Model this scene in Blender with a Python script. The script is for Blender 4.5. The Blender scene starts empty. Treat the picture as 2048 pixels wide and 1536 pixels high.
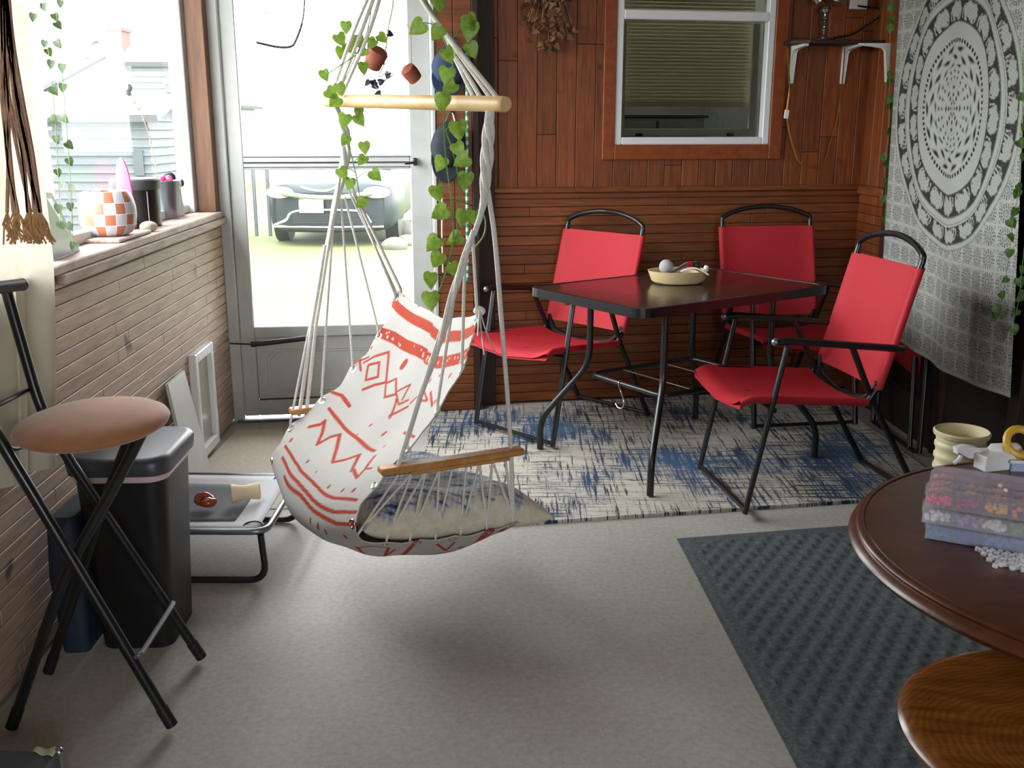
import bpy, bmesh, math, random
import numpy as np
from mathutils import Vector, Matrix
random.seed(7)
C = bpy.context.scene.collection
PI = math.pi
V = Vector
# ------------------------------------------------------------------ camera and sight lines
FOC = 2000.0
TH = math.atan(510/FOC); SN, CS = math.sin(TH), math.cos(TH); EYE = 1.35
def ray(u, v):
    d = v-768
    return V((u-1024, FOC*CS-d*SN, -(d*CS+FOC*SN)))
def at(r, t): return V((r.x*t, r.y*t, EYE+r.z*t))
def G(u, v, z=0.0): r = ray(u, v); return at(r, (z-EYE)/r.z)
def Y(u, v, y): r = ray(u, v); return at(r, y/r.y)
cam = bpy.data.cameras.new('camera'); co = bpy.data.objects.new('camera', cam); C.objects.link(co)
cam.sensor_width = 36; cam.lens = 36*FOC/2048; cam.clip_start = .05; cam.clip_end = 200
co.location = (0, 0, EYE); co.rotation_euler = (PI/2-TH, 0, 0)
bpy.context.scene.camera = co

# ------------------------------------------------------------------ objects
WM = {}
def put(o, **k):
    for a, b in k.items():
        if b is not None: o[a] = b
    return o
def thing(name, label, cat, loc=(0, 0, 0), rotz=0, group=None):
    o = bpy.data.objects.new(name, None); C.objects.link(o); o.empty_display_size = .1
    o.location = loc; o.rotation_euler = (0, 0, rotz)
    WM[o.name] = Matrix.Translation(V(loc)) @ Matrix.Rotation(rotz, 4, 'Z')
    return put(o, label=label, category=cat, group=group)
def dup(root, loc, rotz, label, group=None):
    r = root.copy(); C.objects.link(r); r.location = loc; r.rotation_euler = (0, 0, rotz); r['label'] = label
    if group: r['group'] = group
    for ch in list(root.children):
        c = ch.copy(); C.objects.link(c); c.parent = r
        for g in list(ch.children):
            d = g.copy(); C.objects.link(d); d.parent = c
    return r
def frame(o, x, y, z=None):
    x = V(x).normalized(); y = V(y)
    if z is None: z = x.cross(y).normalized(); y = z.cross(x).normalized()
    M = Matrix.Identity(4)
    for i, a in enumerate((x, y, V(z))):
        M[0][i], M[1][i], M[2][i] = a
    M[0][3], M[1][3], M[2][3] = o
    return M
def rounded(pts, r, n=5):
    pts = [V(p) for p in pts]; out = [pts[0]]
    for i in range(1, len(pts)-1):
        a, b, c = pts[i-1], pts[i], pts[i+1]
        d = min(r, (a-b).length*.48, (c-b).length*.48)
        p, q = b+(a-b).normalized()*d, b+(c-b).normalized()*d
        for k in range(n+1):
            t = k/n; out.append(p*(1-t)**2+b*2*t*(1-t)+q*t*t)
    out.append(pts[-1]); return out
def spline(pts, n=8):
    pts = [V(p) for p in pts]; P = [pts[0]*2-pts[1]]+pts+[pts[-1]*2-pts[-2]]; out = []
    for i in range(1, len(P)-2):
        for k in range(n):
            t = k/n; a, b, c, d = P[i-1], P[i], P[i+1], P[i+2]
            out.append(.5*((2*b)+(c-a)*t+(2*a-5*b+4*c-d)*t*t+(3*b-a-3*c+d)*t**3))
    out.append(pts[-1]); return out
class MB:
    def __init__(s):
        s.bm = bmesh.new(); s.tone = s.bm.faces.layers.float.new('tone')
    def _t(s, fs, tone):
        for f in fs: f[s.tone] = tone
    def box(s, M, a, b, bev=0, tone=1.0, taper=None):
        (x0, y0, z0), (x1, y1, z1) = a, b
        if M is None: M = Matrix.Identity(4)
        vs = []
        for i in range(8):
            x, y, z = (x0, x1)[i & 1], (y0, y1)[i >> 1 & 1], (z0, z1)[i >> 2]
            if taper and i < 4:
                x = (x0+x1)/2+(x-(x0+x1)/2)*taper; y = (y0+y1)/2+(y-(y0+y1)/2)*taper
            vs.append(s.bm.verts.new(M @ V((x, y, z))))
        fs = [s.bm.faces.new([vs[j] for j in q]) for q in ((0, 2, 3, 1), (4, 5, 7, 6), (0, 1, 5, 4), (2, 6, 7, 3), (0, 4, 6, 2), (1, 3, 7, 5))]
        s._t(fs, tone)
        if bev:
            es = {e for f in fs for e in f.edges}
            r = bmesh.ops.bevel(s.bm, geom=list(es), offset=bev, segments=3 if bev > .006 else 1, affect='EDGES', profile=.5)
            s._t(r['faces'], tone)
        return s
    def tube(s, pts, r, n=8, cap=True, tone=1.0, flat=None, closed=False):
        pts = [V(p) for p in pts]; N = len(pts)
        rr = r if isinstance(r, (list, tuple)) else [r]*N
        T = []
        for i in range(N):
            if closed: d = pts[(i+1) % N]-pts[i-1]
            else: d = pts[min(i+1, N-1)]-pts[max(i-1, 0)]
            T.append(d.normalized() if d.length > 1e-9 else V((0, 0, 1)))
        a = V((0, 0, 1)) if abs(T[0].z) < .9 else V((1, 0, 0))
        nrm = (a-T[0]*a.dot(T[0])).normalized(); rings = []
        for i in range(N):
            nrm = (nrm-T[i]*nrm.dot(T[i]))
            nrm = nrm.normalized() if nrm.length > 1e-6 else T[i].orthogonal().normalized()
            b = T[i].cross(nrm); f1, f2 = (1, 1) if flat is None else flat
            rings.append([s.bm.verts.new(pts[i]+(nrm*math.cos(2*PI*k/n)*f1+b*math.sin(2*PI*k/n)*f2)*rr[i]) for k in range(n)])
        fs = []
        for i in range(N if closed else N-1):
            A, B = rings[i], rings[(i+1) % N]
            for k in range(n):
                fs.append(s.bm.faces.new((A[k], A[(k+1) % n], B[(k+1) % n], B[k])))
        if cap and not closed:
            fs.append(s.bm.faces.new(rings[0][::-1])); fs.append(s.bm.faces.new(rings[-1]))
        s._t(fs, tone); return s
    def lathe(s, M, prof, n=32, sx=1, sy=1, tone=1.0, cap0=True, cap1=True):
        if M is None: M = Matrix.Identity(4)
        R = [[s.bm.verts.new(M @ V((r*math.cos(2*PI*k/n)*sx, r*math.sin(2*PI*k/n)*sy, z))) for k in range(n)] for r, z in prof]
        fs = []
        for i in range(len(R)-1):
            for k in range(n):
                fs.append(s.bm.faces.new((R[i][k], R[i][(k+1) % n], R[i+1][(k+1) % n], R[i+1][k])))
        if cap0: fs.append(s.bm.faces.new(R[0][::-1]))
        if cap1: fs.append(s.bm.faces.new(R[-1]))
        s._t(fs, tone); return s
    def ball(s, c, r, nu=12, nv=8, M=None):
        sx, sy, sz = r if isinstance(r, (list, tuple)) else (r, r, r)
        prof = [(math.sin(PI*i/nv) or 1e-4, -math.cos(PI*i/nv)) for i in range(nv+1)]
        prof[0] = (.02, -1); prof[-1] = (.02, 1)
        m = (M or Matrix.Identity(4)) if c is None else Matrix.Translation(V(c)) @ (M or Matrix.Identity(4))
        return s.lathe(m @ Matrix.Diagonal((sx, sy, sz, 1)), prof, nu)
    def poly(s, pts, tone=1.0):
        f = s.bm.faces.new([s.bm.verts.new(V(p)) for p in pts]); f[s.tone] = tone; return s
    def prism(s, M, pts, z0, z1, tone=1.0, bev=0):
        A = [s.bm.verts.new(M @ V((x, y, z0))) for x, y in pts]; B = [s.bm.verts.new(M @ V((x, y, z1))) for x, y in pts]
        n = len(pts); fs = [s.bm.faces.new(A[::-1]), s.bm.faces.new(B)]
        for k in range(n): fs.append(s.bm.faces.new((A[k], A[(k+1) % n], B[(k+1) % n], B[k])))
        s._t(fs, tone)
        if bev:
            es = {e for f in fs[:2] for e in f.edges}
            bmesh.ops.bevel(s.bm, geom=list(es), offset=bev, segments=3, affect='EDGES', profile=.5)
        return s
    def grid(s, fn, nu, nv, closed=False):
        R = [[s.bm.verts.new(V(fn(i/nu, j/nv))) for i in range(nu+(0 if closed else 1))] for j in range(nv+1)]
        m = nu if closed else nu
        for j in range(nv):
            for i in range(m):
                i2 = (i+1) % len(R[0])
                f = s.bm.faces.new((R[j][i], R[j][i2], R[j+1][i2], R[j+1][i])); f[s.tone] = 1
        return s
    def build(s, name, mat, parent=None, smooth=False, world=True, loc=None, solid=0, mods=None, sharp=40):
        bm = s.bm
        bmesh.ops.recalc_face_normals(bm, faces=bm.faces[:])
        o = None
        if parent is not None:
            M = WM[parent.name]
            if world: bm.transform(M.inverted())
        elif loc is not None: bm.transform(Matrix.Translation(-V(loc)))
        me = bpy.data.meshes.new(name)
        if smooth:
            for f in bm.faces: f.smooth = True
            lim = math.radians(sharp)
            for e in bm.edges:
                if len(e.link_faces) == 2 and e.calc_face_angle(0) > lim: e.smooth = False
        bm.to_mesh(me); bm.free()
        me.materials.append(mat)
        o = bpy.data.objects.new(name, me); C.objects.link(o)
        if parent is not None:
            o.parent = parent; WM[o.name] = WM[parent.name]
        else:
            if loc is not None: o.location = loc
            WM[o.name] = Matrix.Translation(V(loc)) if loc is not None else Matrix.Identity(4)
        if solid:
            m = o.modifiers.new('thickness', 'SOLIDIFY'); m.thickness = solid; m.offset = 0
        return o
def struct(o): o['kind'] = 'structure'; return o

# ------------------------------------------------------------------ materials
def nodes(name):
    m = bpy.data.materials.new(name); m.use_nodes = True; nt = m.node_tree
    return m, nt, nt.nodes['Principled BSDF']
def lk(nt, a, b): nt.links.new(a, b)
def srgb(r, g, b):
    f = lambda c: (c/255/12.92 if c/255 <= .04045 else ((c/255+.055)/1.055)**2.4)
    return (f(r), f(g), f(b), 1)
def add(nt, t, **k):
    n = nt.nodes.new(t)
    for a, b in k.items(): setattr(n, a, b)
    return n
def math_(nt, op, a, b=None, c=None):
    n = add(nt, 'ShaderNodeMath', operation=op)
    for i, x in enumerate((a, b, c)):
        if x is None: continue
        if isinstance(x, (int, float)): n.inputs[i].default_value = x
        else: lk(nt, x, n.inputs[i])
    return n.outputs[0]
def coords(nt, scale=(1, 1, 1), out='Object'):
    tc = add(nt, 'ShaderNodeTexCoord'); mp = add(nt, 'ShaderNodeMapping')
    mp.inputs['Scale'].default_value = scale; lk(nt, tc.outputs[out], mp.inputs[0]); return mp.outputs[0]
def noise(nt, vec, scale, detail=4, rough=.6):
    n = add(nt, 'ShaderNodeTexNoise'); n.inputs['Scale'].default_value = scale; n.inputs['Detail'].default_value = detail
    n.inputs['Roughness'].default_value = rough; lk(nt, vec, n.inputs['Vector']); return n.outputs['Fac']
def ramp(nt, fac, stops):
    r = add(nt, 'ShaderNodeValToRGB'); e = r.color_ramp.elements
    while len(e) < len(stops): e.new(.5)
    for i, (p, c) in enumerate(stops):
        e[i].position = p; e[i].color = c if len(c) == 4 else (*c, 1)
    lk(nt, fac, r.inputs[0]); return r.outputs[0]
def mix(nt, fac, a, b, mode='MIX'):
    n = add(nt, 'ShaderNodeMix', data_type='RGBA', blend_type=mode)
    for i, x in ((0, fac), (6, a), (7, b)):
        if isinstance(x, (int, float)): n.inputs[i].default_value = x
        elif isinstance(x, tuple): n.inputs[i].default_value = x
        else: lk(nt, x, n.inputs[i])
    return n.outputs[2]
def bump(nt, b, h, strength=.3, dist=.01):
    n = add(nt, 'ShaderNodeBump'); n.inputs['Strength'].default_value = strength; n.inputs['Distance'].default_value = dist
    lk(nt, h, n.inputs['Height']); lk(nt, n.outputs[0], b.inputs['Normal'])
def M_(name, col, rough=.5, metal=0, var=.12, scale=20, bmp=0, stretch=(1, 1, 1), spec=None, trans=0, sheen=0):
    m, nt, b = nodes(name); v = coords(nt, stretch); n = noise(nt, v, scale)
    lo = tuple(c*(1-var) for c in col[:3])+(1,); hi = tuple(min(1, c*(1+var)) for c in col[:3])+(1,)
    lk(nt, ramp(nt, n, [(.3, lo), (.7, hi)]), b.inputs['Base Color'])
    b.inputs['Roughness'].default_value = rough; b.inputs['Metallic'].default_value = metal
    if spec is not None: b.inputs['Specular IOR Level'].default_value = spec
    if trans: b.inputs['Transmission Weight'].default_value = trans
    if sheen: b.inputs['Sheen Weight'].default_value = sheen
    if bmp: bump(nt, b, noise(nt, v, scale*4), bmp, .005)
    return m
def wood(name, dark, light, stretch, rough=.5, scale=6, knots=True, spec=.4, bmp=.15):
    m, nt, b = nodes(name); v = coords(nt, stretch)
    n = noise(nt, v, scale, 8, .65); col = ramp(nt, n, [(.28, dark), (.72, light)])
    if knots:
        k = noise(nt, coords(nt), 7, 2, .5); col = mix(nt, ramp(nt, k, [(.70, (0, 0, 0)), (.78, (1, 1, 1))]), col, tuple(c*.35 for c in dark[:3])+(1,))
    at_ = add(nt, 'ShaderNodeAttribute', attribute_name='tone')
    col = mix(nt, 1.0, col, at_.outputs['Fac'], 'MULTIPLY')
    lk(nt, col, b.inputs['Base Color']); b.inputs['Roughness'].default_value = rough; b.inputs['Specular IOR Level'].default_value = spec
    bump(nt, b, n, bmp, .003); return m
MAT = {}
MAT['pine_old'] = wood('weathered_board', srgb(150, 126, 108), srgb(196, 172, 152), (14, 1, 14), .55, 5)
MAT['cedar_h'] = wood('cedar_board_horizontal', srgb(88, 45, 20), srgb(142, 78, 38), (1, 1, 16), .5, 5)
MAT['cedar_v'] = wood('cedar_board_vertical', srgb(90, 45, 20), srgb(146, 78, 37), (16, 16, 1), .5, 5)
MAT['cedar_trim'] = wood('stained_trim', srgb(112, 50, 16), srgb(150, 72, 26), (3, 3, 3), .4, 8, False)
MAT['post_wood'] = wood('brown_post', srgb(84, 58, 42), srgb(124, 88, 66), (14, 14, 1), .6, 4)
MAT['dark_wood'] = wood('dark_post', srgb(38, 25, 18), srgb(62, 40, 28), (14, 14, 1), .6, 4)
MAT['sill_wood'] = wood('sill_wood', srgb(138, 110, 96), srgb(214, 196, 186), (8, 1, 8), .6, 6, False)
MAT['white_paint'] = M_('white_paint', srgb(214, 216, 212), .45, var=.05, scale=9)
MAT['old_white'] = M_('old_white_metal', srgb(190, 192, 189), .45, var=.10, scale=6, spec=.4)
MAT['vinyl'] = M_('white_vinyl', srgb(222, 224, 226), .35, var=.03)
MAT['black_metal'] = M_('black_powder_coat', srgb(22, 24, 26), .32, var=.1, scale=60, spec=.6)
MAT['black_soft'] = M_('black_plastic', srgb(24, 24, 25), .42, var=.1, scale=40)
MAT['steel'] = M_('steel', srgb(190, 194, 198), .25, 1, var=.05)
MAT['grey_metal'] = M_('grey_sheet_metal', srgb(132, 136, 144), .35, .8, var=.06)
MAT['red_sling'] = M_('red_sling', srgb(182, 30, 43), .7, var=.05, scale=120, bmp=.08)
MAT['suede'] = M_('brown_suede', srgb(168, 112, 78), .9, var=.16, scale=12, sheen=.4)
MAT['rope'] = M_('cotton_rope', srgb(228, 225, 218), .9, var=.14, scale=160, bmp=.4)
MAT['birch'] = wood('birch_dowel', srgb(208, 168, 112), srgb(232, 200, 150), (2, 2, 2), .45, 6, False)
MAT['oak'] = wood('arm_wood', srgb(164, 108, 54), srgb(206, 152, 92), (3, 3, 3), .4, 8, False)
MAT['table_wood'] = wood('mahogany_top', srgb(60, 30, 17), srgb(100, 54, 30), (1.5, 6, 1.5), .3, 4, False, .5, .03)
MAT['stool_wood'] = wood('honey_wood', srgb(104, 58, 22), srgb(158, 98, 42), (1, 5, 1), .25, 5, False, .5, .03)
MAT['cherry_leg'] = wood('cherry_leg', srgb(70, 22, 18), srgb(104, 38, 28), (5, 5, 1), .3, 5, False)
MAT['ivory'] = M_('ivory_plastic', srgb(222, 200, 152), .4, var=.04)
MAT['cream'] = M_('cream_plastic', srgb(210, 200, 160), .45, var=.05)
MAT['leaf'] = None
MAT['terracotta'] = M_('terracotta', srgb(136, 70, 52), .8, var=.15, scale=30)
MAT['denim'] = M_('denim', srgb(42, 56, 88), .85, var=.25, scale=30, bmp=.2)
MAT['dark_cloth'] = M_('dark_cloth', srgb(28, 32, 42), .85, var=.2, scale=30, bmp=.2)
MAT['navy'] = M_('navy_plastic', srgb(34, 44, 62), .6, var=.2, scale=12)
MAT['brown_cord'] = M_('brown_cord', srgb(168, 134, 114), .95, var=.25, scale=60)
MAT['tan_fray'] = M_('tan_fray', srgb(190, 148, 104), .95, var=.25, scale=60)
MAT['dried'] = M_('dried_petals', srgb(116, 80, 52), .9, var=.55, scale=14)
MAT['gold'] = M_('gold_ribbon', srgb(158, 110, 26), .35, .4, var=.3, scale=50)
MAT['pink'] = M_('pink_plastic', srgb(240, 70, 130), .4, var=.05)
MAT['stone'] = M_('pale_stone', srgb(196, 178, 164), .8, var=.12, scale=25)
MAT['white_plastic'] = M_('white_plastic', srgb(232, 232, 234), .4, var=.03)
MAT['tape_cream'] = M_('torn_paper', srgb(206, 196, 170), .8, var=.1)
MAT['cot_grey'] = M_('cot_mesh_grey', srgb(92, 96, 104), .8, var=.08, scale=150, bmp=.15)
MAT['cot_pale'] = M_('cot_pale', srgb(196, 196, 202), .7, var=.05, scale=80)
MAT['bin_lid'] = M_('slate_bin_lid', srgb(60, 64, 74), .4, var=.06)
MAT['doormat'] = M_('beige_doormat', srgb(206, 196, 182), .9, var=.08, scale=60, bmp=.2)
MAT['amber'] = M_('amber_glaze', srgb(146, 60, 30), .15, var=.3, scale=25, spec=.7)
MAT['bone'] = M_('bone_cream', srgb(226, 204, 170), .6, var=.1, scale=20)
MAT['liner'] = M_('bin_liner', srgb(214, 190, 190), .4, var=.12, scale=12)
MAT['car_black'] = M_('car_paint_black', srgb(26, 34, 36), .35, var=.05, spec=.3)
MAT['car_glass'] = M_('car_glass', srgb(120, 130, 132), .05, var=.02, spec=.9)
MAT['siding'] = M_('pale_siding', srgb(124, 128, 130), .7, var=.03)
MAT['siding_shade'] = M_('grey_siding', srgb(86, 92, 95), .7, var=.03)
MAT['roof'] = M_('pale_roof', srgb(78, 80, 83), .8, var=.06, scale=4)
MAT['brick'] = M_('pink_brick', srgb(104, 62, 54), .9, var=.1, scale=20)
MAT['dark_pane'] = M_('far_window_pane', srgb(56, 62, 64), .2, var=.05)
MAT['tree'] = M_('far_foliage', srgb(44, 60, 48), .9, var=.3, scale=3)
MAT['grass'] = M_('lawn', srgb(82, 90, 44), .95, var=.25, scale=1.2)
MAT['fence'] = M_('fence_grey', srgb(84, 90, 90), .6, var=.1)
MAT['rock'] = M_('garden_rock', srgb(86, 86, 76), .9, var=.2, scale=3)
MAT['cotton'] = M_('white_cotton', srgb(222, 218, 212), .9, var=.05, scale=90)
MAT['sky_blue'] = M_('pale_blue_plastic', srgb(170, 186, 226), .35, var=.04)
MAT['yellow'] = M_('yellow_plastic', srgb(214, 170, 60), .4, var=.06)
MAT['grey_ball'] = M_('grey_fluff', srgb(170, 166, 164), .8, var=.08)
MAT['blue_cap'] = M_('dark_blue_cap', srgb(36, 54, 96), .35, var=.1)
MAT['green_dark'] = M_('dark_green_cap', srgb(30, 54, 30), .25, var=.3, scale=60)
MAT['red_paper'] = M_('red_packet', srgb(190, 40, 70), .5, var=.1)
MAT['green_cord'] = None
MAT['ceiling'] = M_('ceiling_boards', srgb(150, 140, 128), .7, var=.08)
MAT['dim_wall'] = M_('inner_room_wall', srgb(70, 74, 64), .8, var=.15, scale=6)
MAT['blind'] = M_('pale_green_blind', srgb(208, 204, 182), .7, var=.06, scale=8)
MAT['sofa_grey'] = M_('grey_chest', srgb(120, 122, 118), .8, var=.1)
def leaf_mat(name, a, b, thr=.35):
    m, nt, bs = nodes(name); n = noise(nt, coords(nt), 70, 3)
    lk(nt, ramp(nt, n, [(.35, a), (.65, b)]), bs.inputs['Base Color']); bs.inputs['Roughness'].default_value = .4
    tr = add(nt, 'ShaderNodeBsdfTranslucent'); tr.inputs[0].default_value = b
    ms = add(nt, 'ShaderNodeMixShader'); ms.inputs[0].default_value = thr
    lk(nt, bs.outputs[0], ms.inputs[1]); lk(nt, tr.outputs[0], ms.inputs[2]); lk(nt, ms.outputs[0], nt.nodes['Material Output'].inputs[0]); return m
MAT['leaf'] = leaf_mat('pothos_leaf', srgb(70, 106, 34), srgb(140, 172, 66))
MAT['leaf_backlit'] = leaf_mat('backlit_vine_leaf', srgb(46, 66, 36), srgb(74, 96, 52), .12)  # darker leaf copy: the backlit look is put into its colours
MAT['ivy'] = leaf_mat('ivy_leaf', srgb(52, 96, 40), srgb(104, 146, 66))
MAT['stem'] = M_('vine_stem', srgb(110, 150, 84), .6, var=.2, scale=40)
def stripes(name, a, b, axis, freq, thr=.5):
    m, nt, bs = nodes(name); tc = add(nt, 'ShaderNodeTexCoord'); sp = add(nt, 'ShaderNodeSeparateXYZ'); lk(nt, tc.outputs['Object'], sp.inputs[0])
    f = math_(nt, 'GREATER_THAN', math_(nt, 'FRACT', math_(nt, 'MULTIPLY', sp.outputs[axis], freq)), thr)
    lk(nt, mix(nt, f, a, b), bs.inputs['Base Color']); bs.inputs['Roughness'].default_value = .7; return m
MAT['green_cord'] = stripes('green_white_cord', srgb(20, 140, 110), srgb(190, 200, 180), 2, 28)
def glass(name, tint=(1, 1, 1, 1), refl=1.0, haze=0.0):
    m, nt, b = nodes(name); nt.nodes.remove(b)
    t = add(nt, 'ShaderNodeBsdfTransparent'); t.inputs[0].default_value = tint
    g = add(nt, 'ShaderNodeBsdfGlossy'); g.inputs['Roughness'].default_value = .02
    fr = add(nt, 'ShaderNodeFresnel'); fr.inputs[0].default_value = 1.3
    ms = add(nt, 'ShaderNodeMixShader'); lk(nt, math_(nt, 'MULTIPLY', fr.outputs[0], refl), ms.inputs[0]); lk(nt, t.outputs[0], ms.inputs[1]); lk(nt, g.outputs[0], ms.inputs[2])
    out = ms.outputs[0]
    if haze:
        d = add(nt, 'ShaderNodeBsdfTranslucent'); d.inputs[0].default_value = (.9, .95, .95, 1)
        m2 = add(nt, 'ShaderNodeMixShader'); m2.inputs[0].default_value = haze
        lk(nt, out, m2.inputs[1]); lk(nt, d.outputs[0], m2.inputs[2]); out = m2.outputs[0]
    lk(nt, out, nt.nodes['Material Output'].inputs[0]); return m
MAT['glass'] = glass('window_glass', refl=.05, haze=.008)
MAT['glass_dim'] = glass('screened_glass', (.58, .57, .52, 1), .8)
def plastic_clear(name, tint, frac, rough=.2):
    m, nt, b = nodes(name)
    t = add(nt, 'ShaderNodeBsdfTransparent'); t.inputs[0].default_value = tint
    b.inputs['Base Color'].default_value = tint; b.inputs['Roughness'].default_value = rough
    ms = add(nt, 'ShaderNodeMixShader'); ms.inputs[0].default_value = frac
    lk(nt, t.outputs[0], ms.inputs[1]); lk(nt, b.outputs[0], ms.inputs[2]); lk(nt, ms.outputs[0], nt.nodes['Material Output'].inputs[0]); return m
MAT['lilac'] = plastic_clear('lilac_clear_plastic', (.97, .95, 1.0, 1), .16)
MAT['lilac_lid'] = plastic_clear('lilac_lid_plastic', (.97, .95, 1.0, 1), .17)
MAT['blue_clear'] = plastic_clear('blue_clear_plastic', (.84, .89, 1.0, 1), .24)
MAT['bead_clear'] = plastic_clear('clear_bead', (.95, .95, .99, 1), .5, .1)
MAT['clear'] = plastic_clear('clear_plastic', (.97, .97, .99, 1), .20, .1)
def ring_wood():
    m, nt, b = nodes('turned_honey_wood'); v = coords(nt); off = add(nt, 'ShaderNodeVectorMath', operation='ADD'); off.inputs[1].default_value = (-.07, .03, -.47); lk(nt, v, off.inputs[0])
    sq = add(nt, 'ShaderNodeVectorMath', operation='MULTIPLY'); sq.inputs[1].default_value = (1, 1.5, .3); lk(nt, off.outputs[0], sq.inputs[0]); ln = add(nt, 'ShaderNodeVectorMath', operation='LENGTH'); lk(nt, sq.outputs[0], ln.inputs[0])
    wob = math_(nt, 'MULTIPLY', noise(nt, coords(nt), 9, 3), .05); d = math_(nt, 'ADD', ln.outputs['Value'], wob)
    s = math_(nt, 'SINE', math_(nt, 'MULTIPLY', d, 520)); n = noise(nt, coords(nt, (1, 6, 1)), 8, 6)
    c = ramp(nt, n, [(.3, srgb(100, 56, 20)), (.7, srgb(148, 90, 36))]); c = mix(nt, math_(nt, 'MULTIPLY', math_(nt, 'ADD', s, 1), .16), c, srgb(70, 36, 12))
    lk(nt, c, b.inputs['Base Color']); b.inputs['Roughness'].default_value = .24; return m
MAT['stool_wood'] = ring_wood()
def curtain_mat():
    m, nt, b = nodes('sheer_cream_curtain'); v = coords(nt)
    c = ramp(nt, noise(nt, v, 3, 5), [(.35, srgb(206, 200, 178)), (.65, srgb(232, 228, 210))])
    lk(nt, c, b.inputs['Base Color']); b.inputs['Roughness'].default_value = .9
    tr = add(nt, 'ShaderNodeBsdfTranslucent'); lk(nt, mix(nt, .45, c, (0.2, 0.19, 0.15, 1)), tr.inputs[0])
    tp = add(nt, 'ShaderNodeBsdfTransparent')
    a = add(nt, 'ShaderNodeMixShader'); a.inputs[0].default_value = .28; lk(nt, b.outputs[0], a.inputs[1]); lk(nt, tr.outputs[0], a.inputs[2])
    e = add(nt, 'ShaderNodeMixShader'); e.inputs[0].default_value = .03; lk(nt, a.outputs[0], e.inputs[1]); lk(nt, tp.outputs[0], e.inputs[2])
    lk(nt, e.outputs[0], nt.nodes['Material Output'].inputs[0]); return m
MAT['curtain'] = curtain_mat()
def concrete():
    m, nt, b = nodes('concrete_floor'); v = coords(nt)
    n1 = noise(nt, v, 1.3, 6, .6); n2 = noise(nt, v, 60, 4, .7); n3 = noise(nt, v, 11, 5, .6)
    c = ramp(nt, n1, [(.3, srgb(158, 153, 144)), (.7, srgb(184, 180, 172))])
    c = mix(nt, .35, c, ramp(nt, n2, [(.3, srgb(130, 126, 120)), (.7, srgb(205, 202, 196))]))
    c = mix(nt, ramp(nt, n3, [(.70, (0, 0, 0)), (.76, (.6, .6, .6))]), c, srgb(134, 126, 116))
    lk(nt, c, b.inputs['Base Color']); b.inputs['Roughness'].default_value = .62; b.inputs['Specular IOR Level'].default_value = .35
    bump(nt, b, n2, .12, .002); return m
MAT['concrete'] = concrete()
def rug_mat():
    m, nt, b = nodes('distressed_blue_rug')
    c1 = noise(nt, coords(nt, (1.2, 40, 1)), 2.2, 5, .75); c2 = noise(nt, coords(nt, (30, 1.4, 1)), 2.2, 5, .75)
    n3 = noise(nt, coords(nt), 2.0, 3, .5); fine = noise(nt, coords(nt, (60, 120, 1)), 3, 3, .8)
    fld = math_(nt, 'MULTIPLY', n3, .46)
    h = math_(nt, 'ADD', math_(nt, 'MAXIMUM', c1, c2), math_(nt, 'ADD', fld, math_(nt, 'MULTIPLY', fine, .30)))
    fac = ramp(nt, h, [(.895, (0, 0, 0)), (.935, (1, 1, 1))])
    nav = ramp(nt, noise(nt, coords(nt), 1.7, 2), [(.44, srgb(26, 33, 50)), (.66, srgb(62, 98, 136))])
    base = ramp(nt, fine, [(.3, srgb(186, 178, 164)), (.7, srgb(226, 220, 208))])
    lk(nt, mix(nt, fac, base, nav), b.inputs['Base Color']); b.inputs['Roughness'].default_value = .95
    bump(nt, b, fine, .6, .006); return m
MAT['rug'] = rug_mat()
def matt():
    m, nt, b = nodes('charcoal_ribbed_mat'); n = noise(nt, coords(nt), 90, 4, .7)
    lk(nt, ramp(nt, n, [(.3, srgb(58, 66, 70)), (.7, srgb(96, 105, 108))]), b.inputs['Base Color']); b.inputs['Roughness'].default_value = .95
    bump(nt, b, n, .5, .004); return m
MAT['mat'] = matt()
def table_glass():
    m, nt, b = nodes('smoked_pebbled_glass'); n = noise(nt, coords(nt), 75, 2, .5)
    b.inputs['Base Color'].default_value = srgb(36, 30, 27); b.inputs['Roughness'].default_value = .17; b.inputs['Specular IOR Level'].default_value = .75
    bump(nt, b, n, .18, .004); return m
MAT['table_glass'] = table_glass()
def two_tone(name, a, b_, rough=.85, attr='print', bmpscale=220):
    m, nt, b = nodes(name); t = add(nt, 'ShaderNodeAttribute', attribute_name=attr)
    n = noise(nt, coords(nt), 60, 3); col = mix(nt, t.outputs['Fac'], a, b_)
    col = mix(nt, .10, col, n, 'MULTIPLY')
    lk(nt, col, b.inputs['Base Color']); b.inputs['Roughness'].default_value = rough
    bump(nt, b, noise(nt, coords(nt), bmpscale), .1, .002); return m
MAT['sling_print'] = two_tone('white_cotton_orange_print', srgb(194, 191, 186), srgb(176, 58, 28))
MAT['tapestry'] = two_tone('grey_mandala_print', srgb(176, 178, 172), srgb(24, 24, 26))
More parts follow.
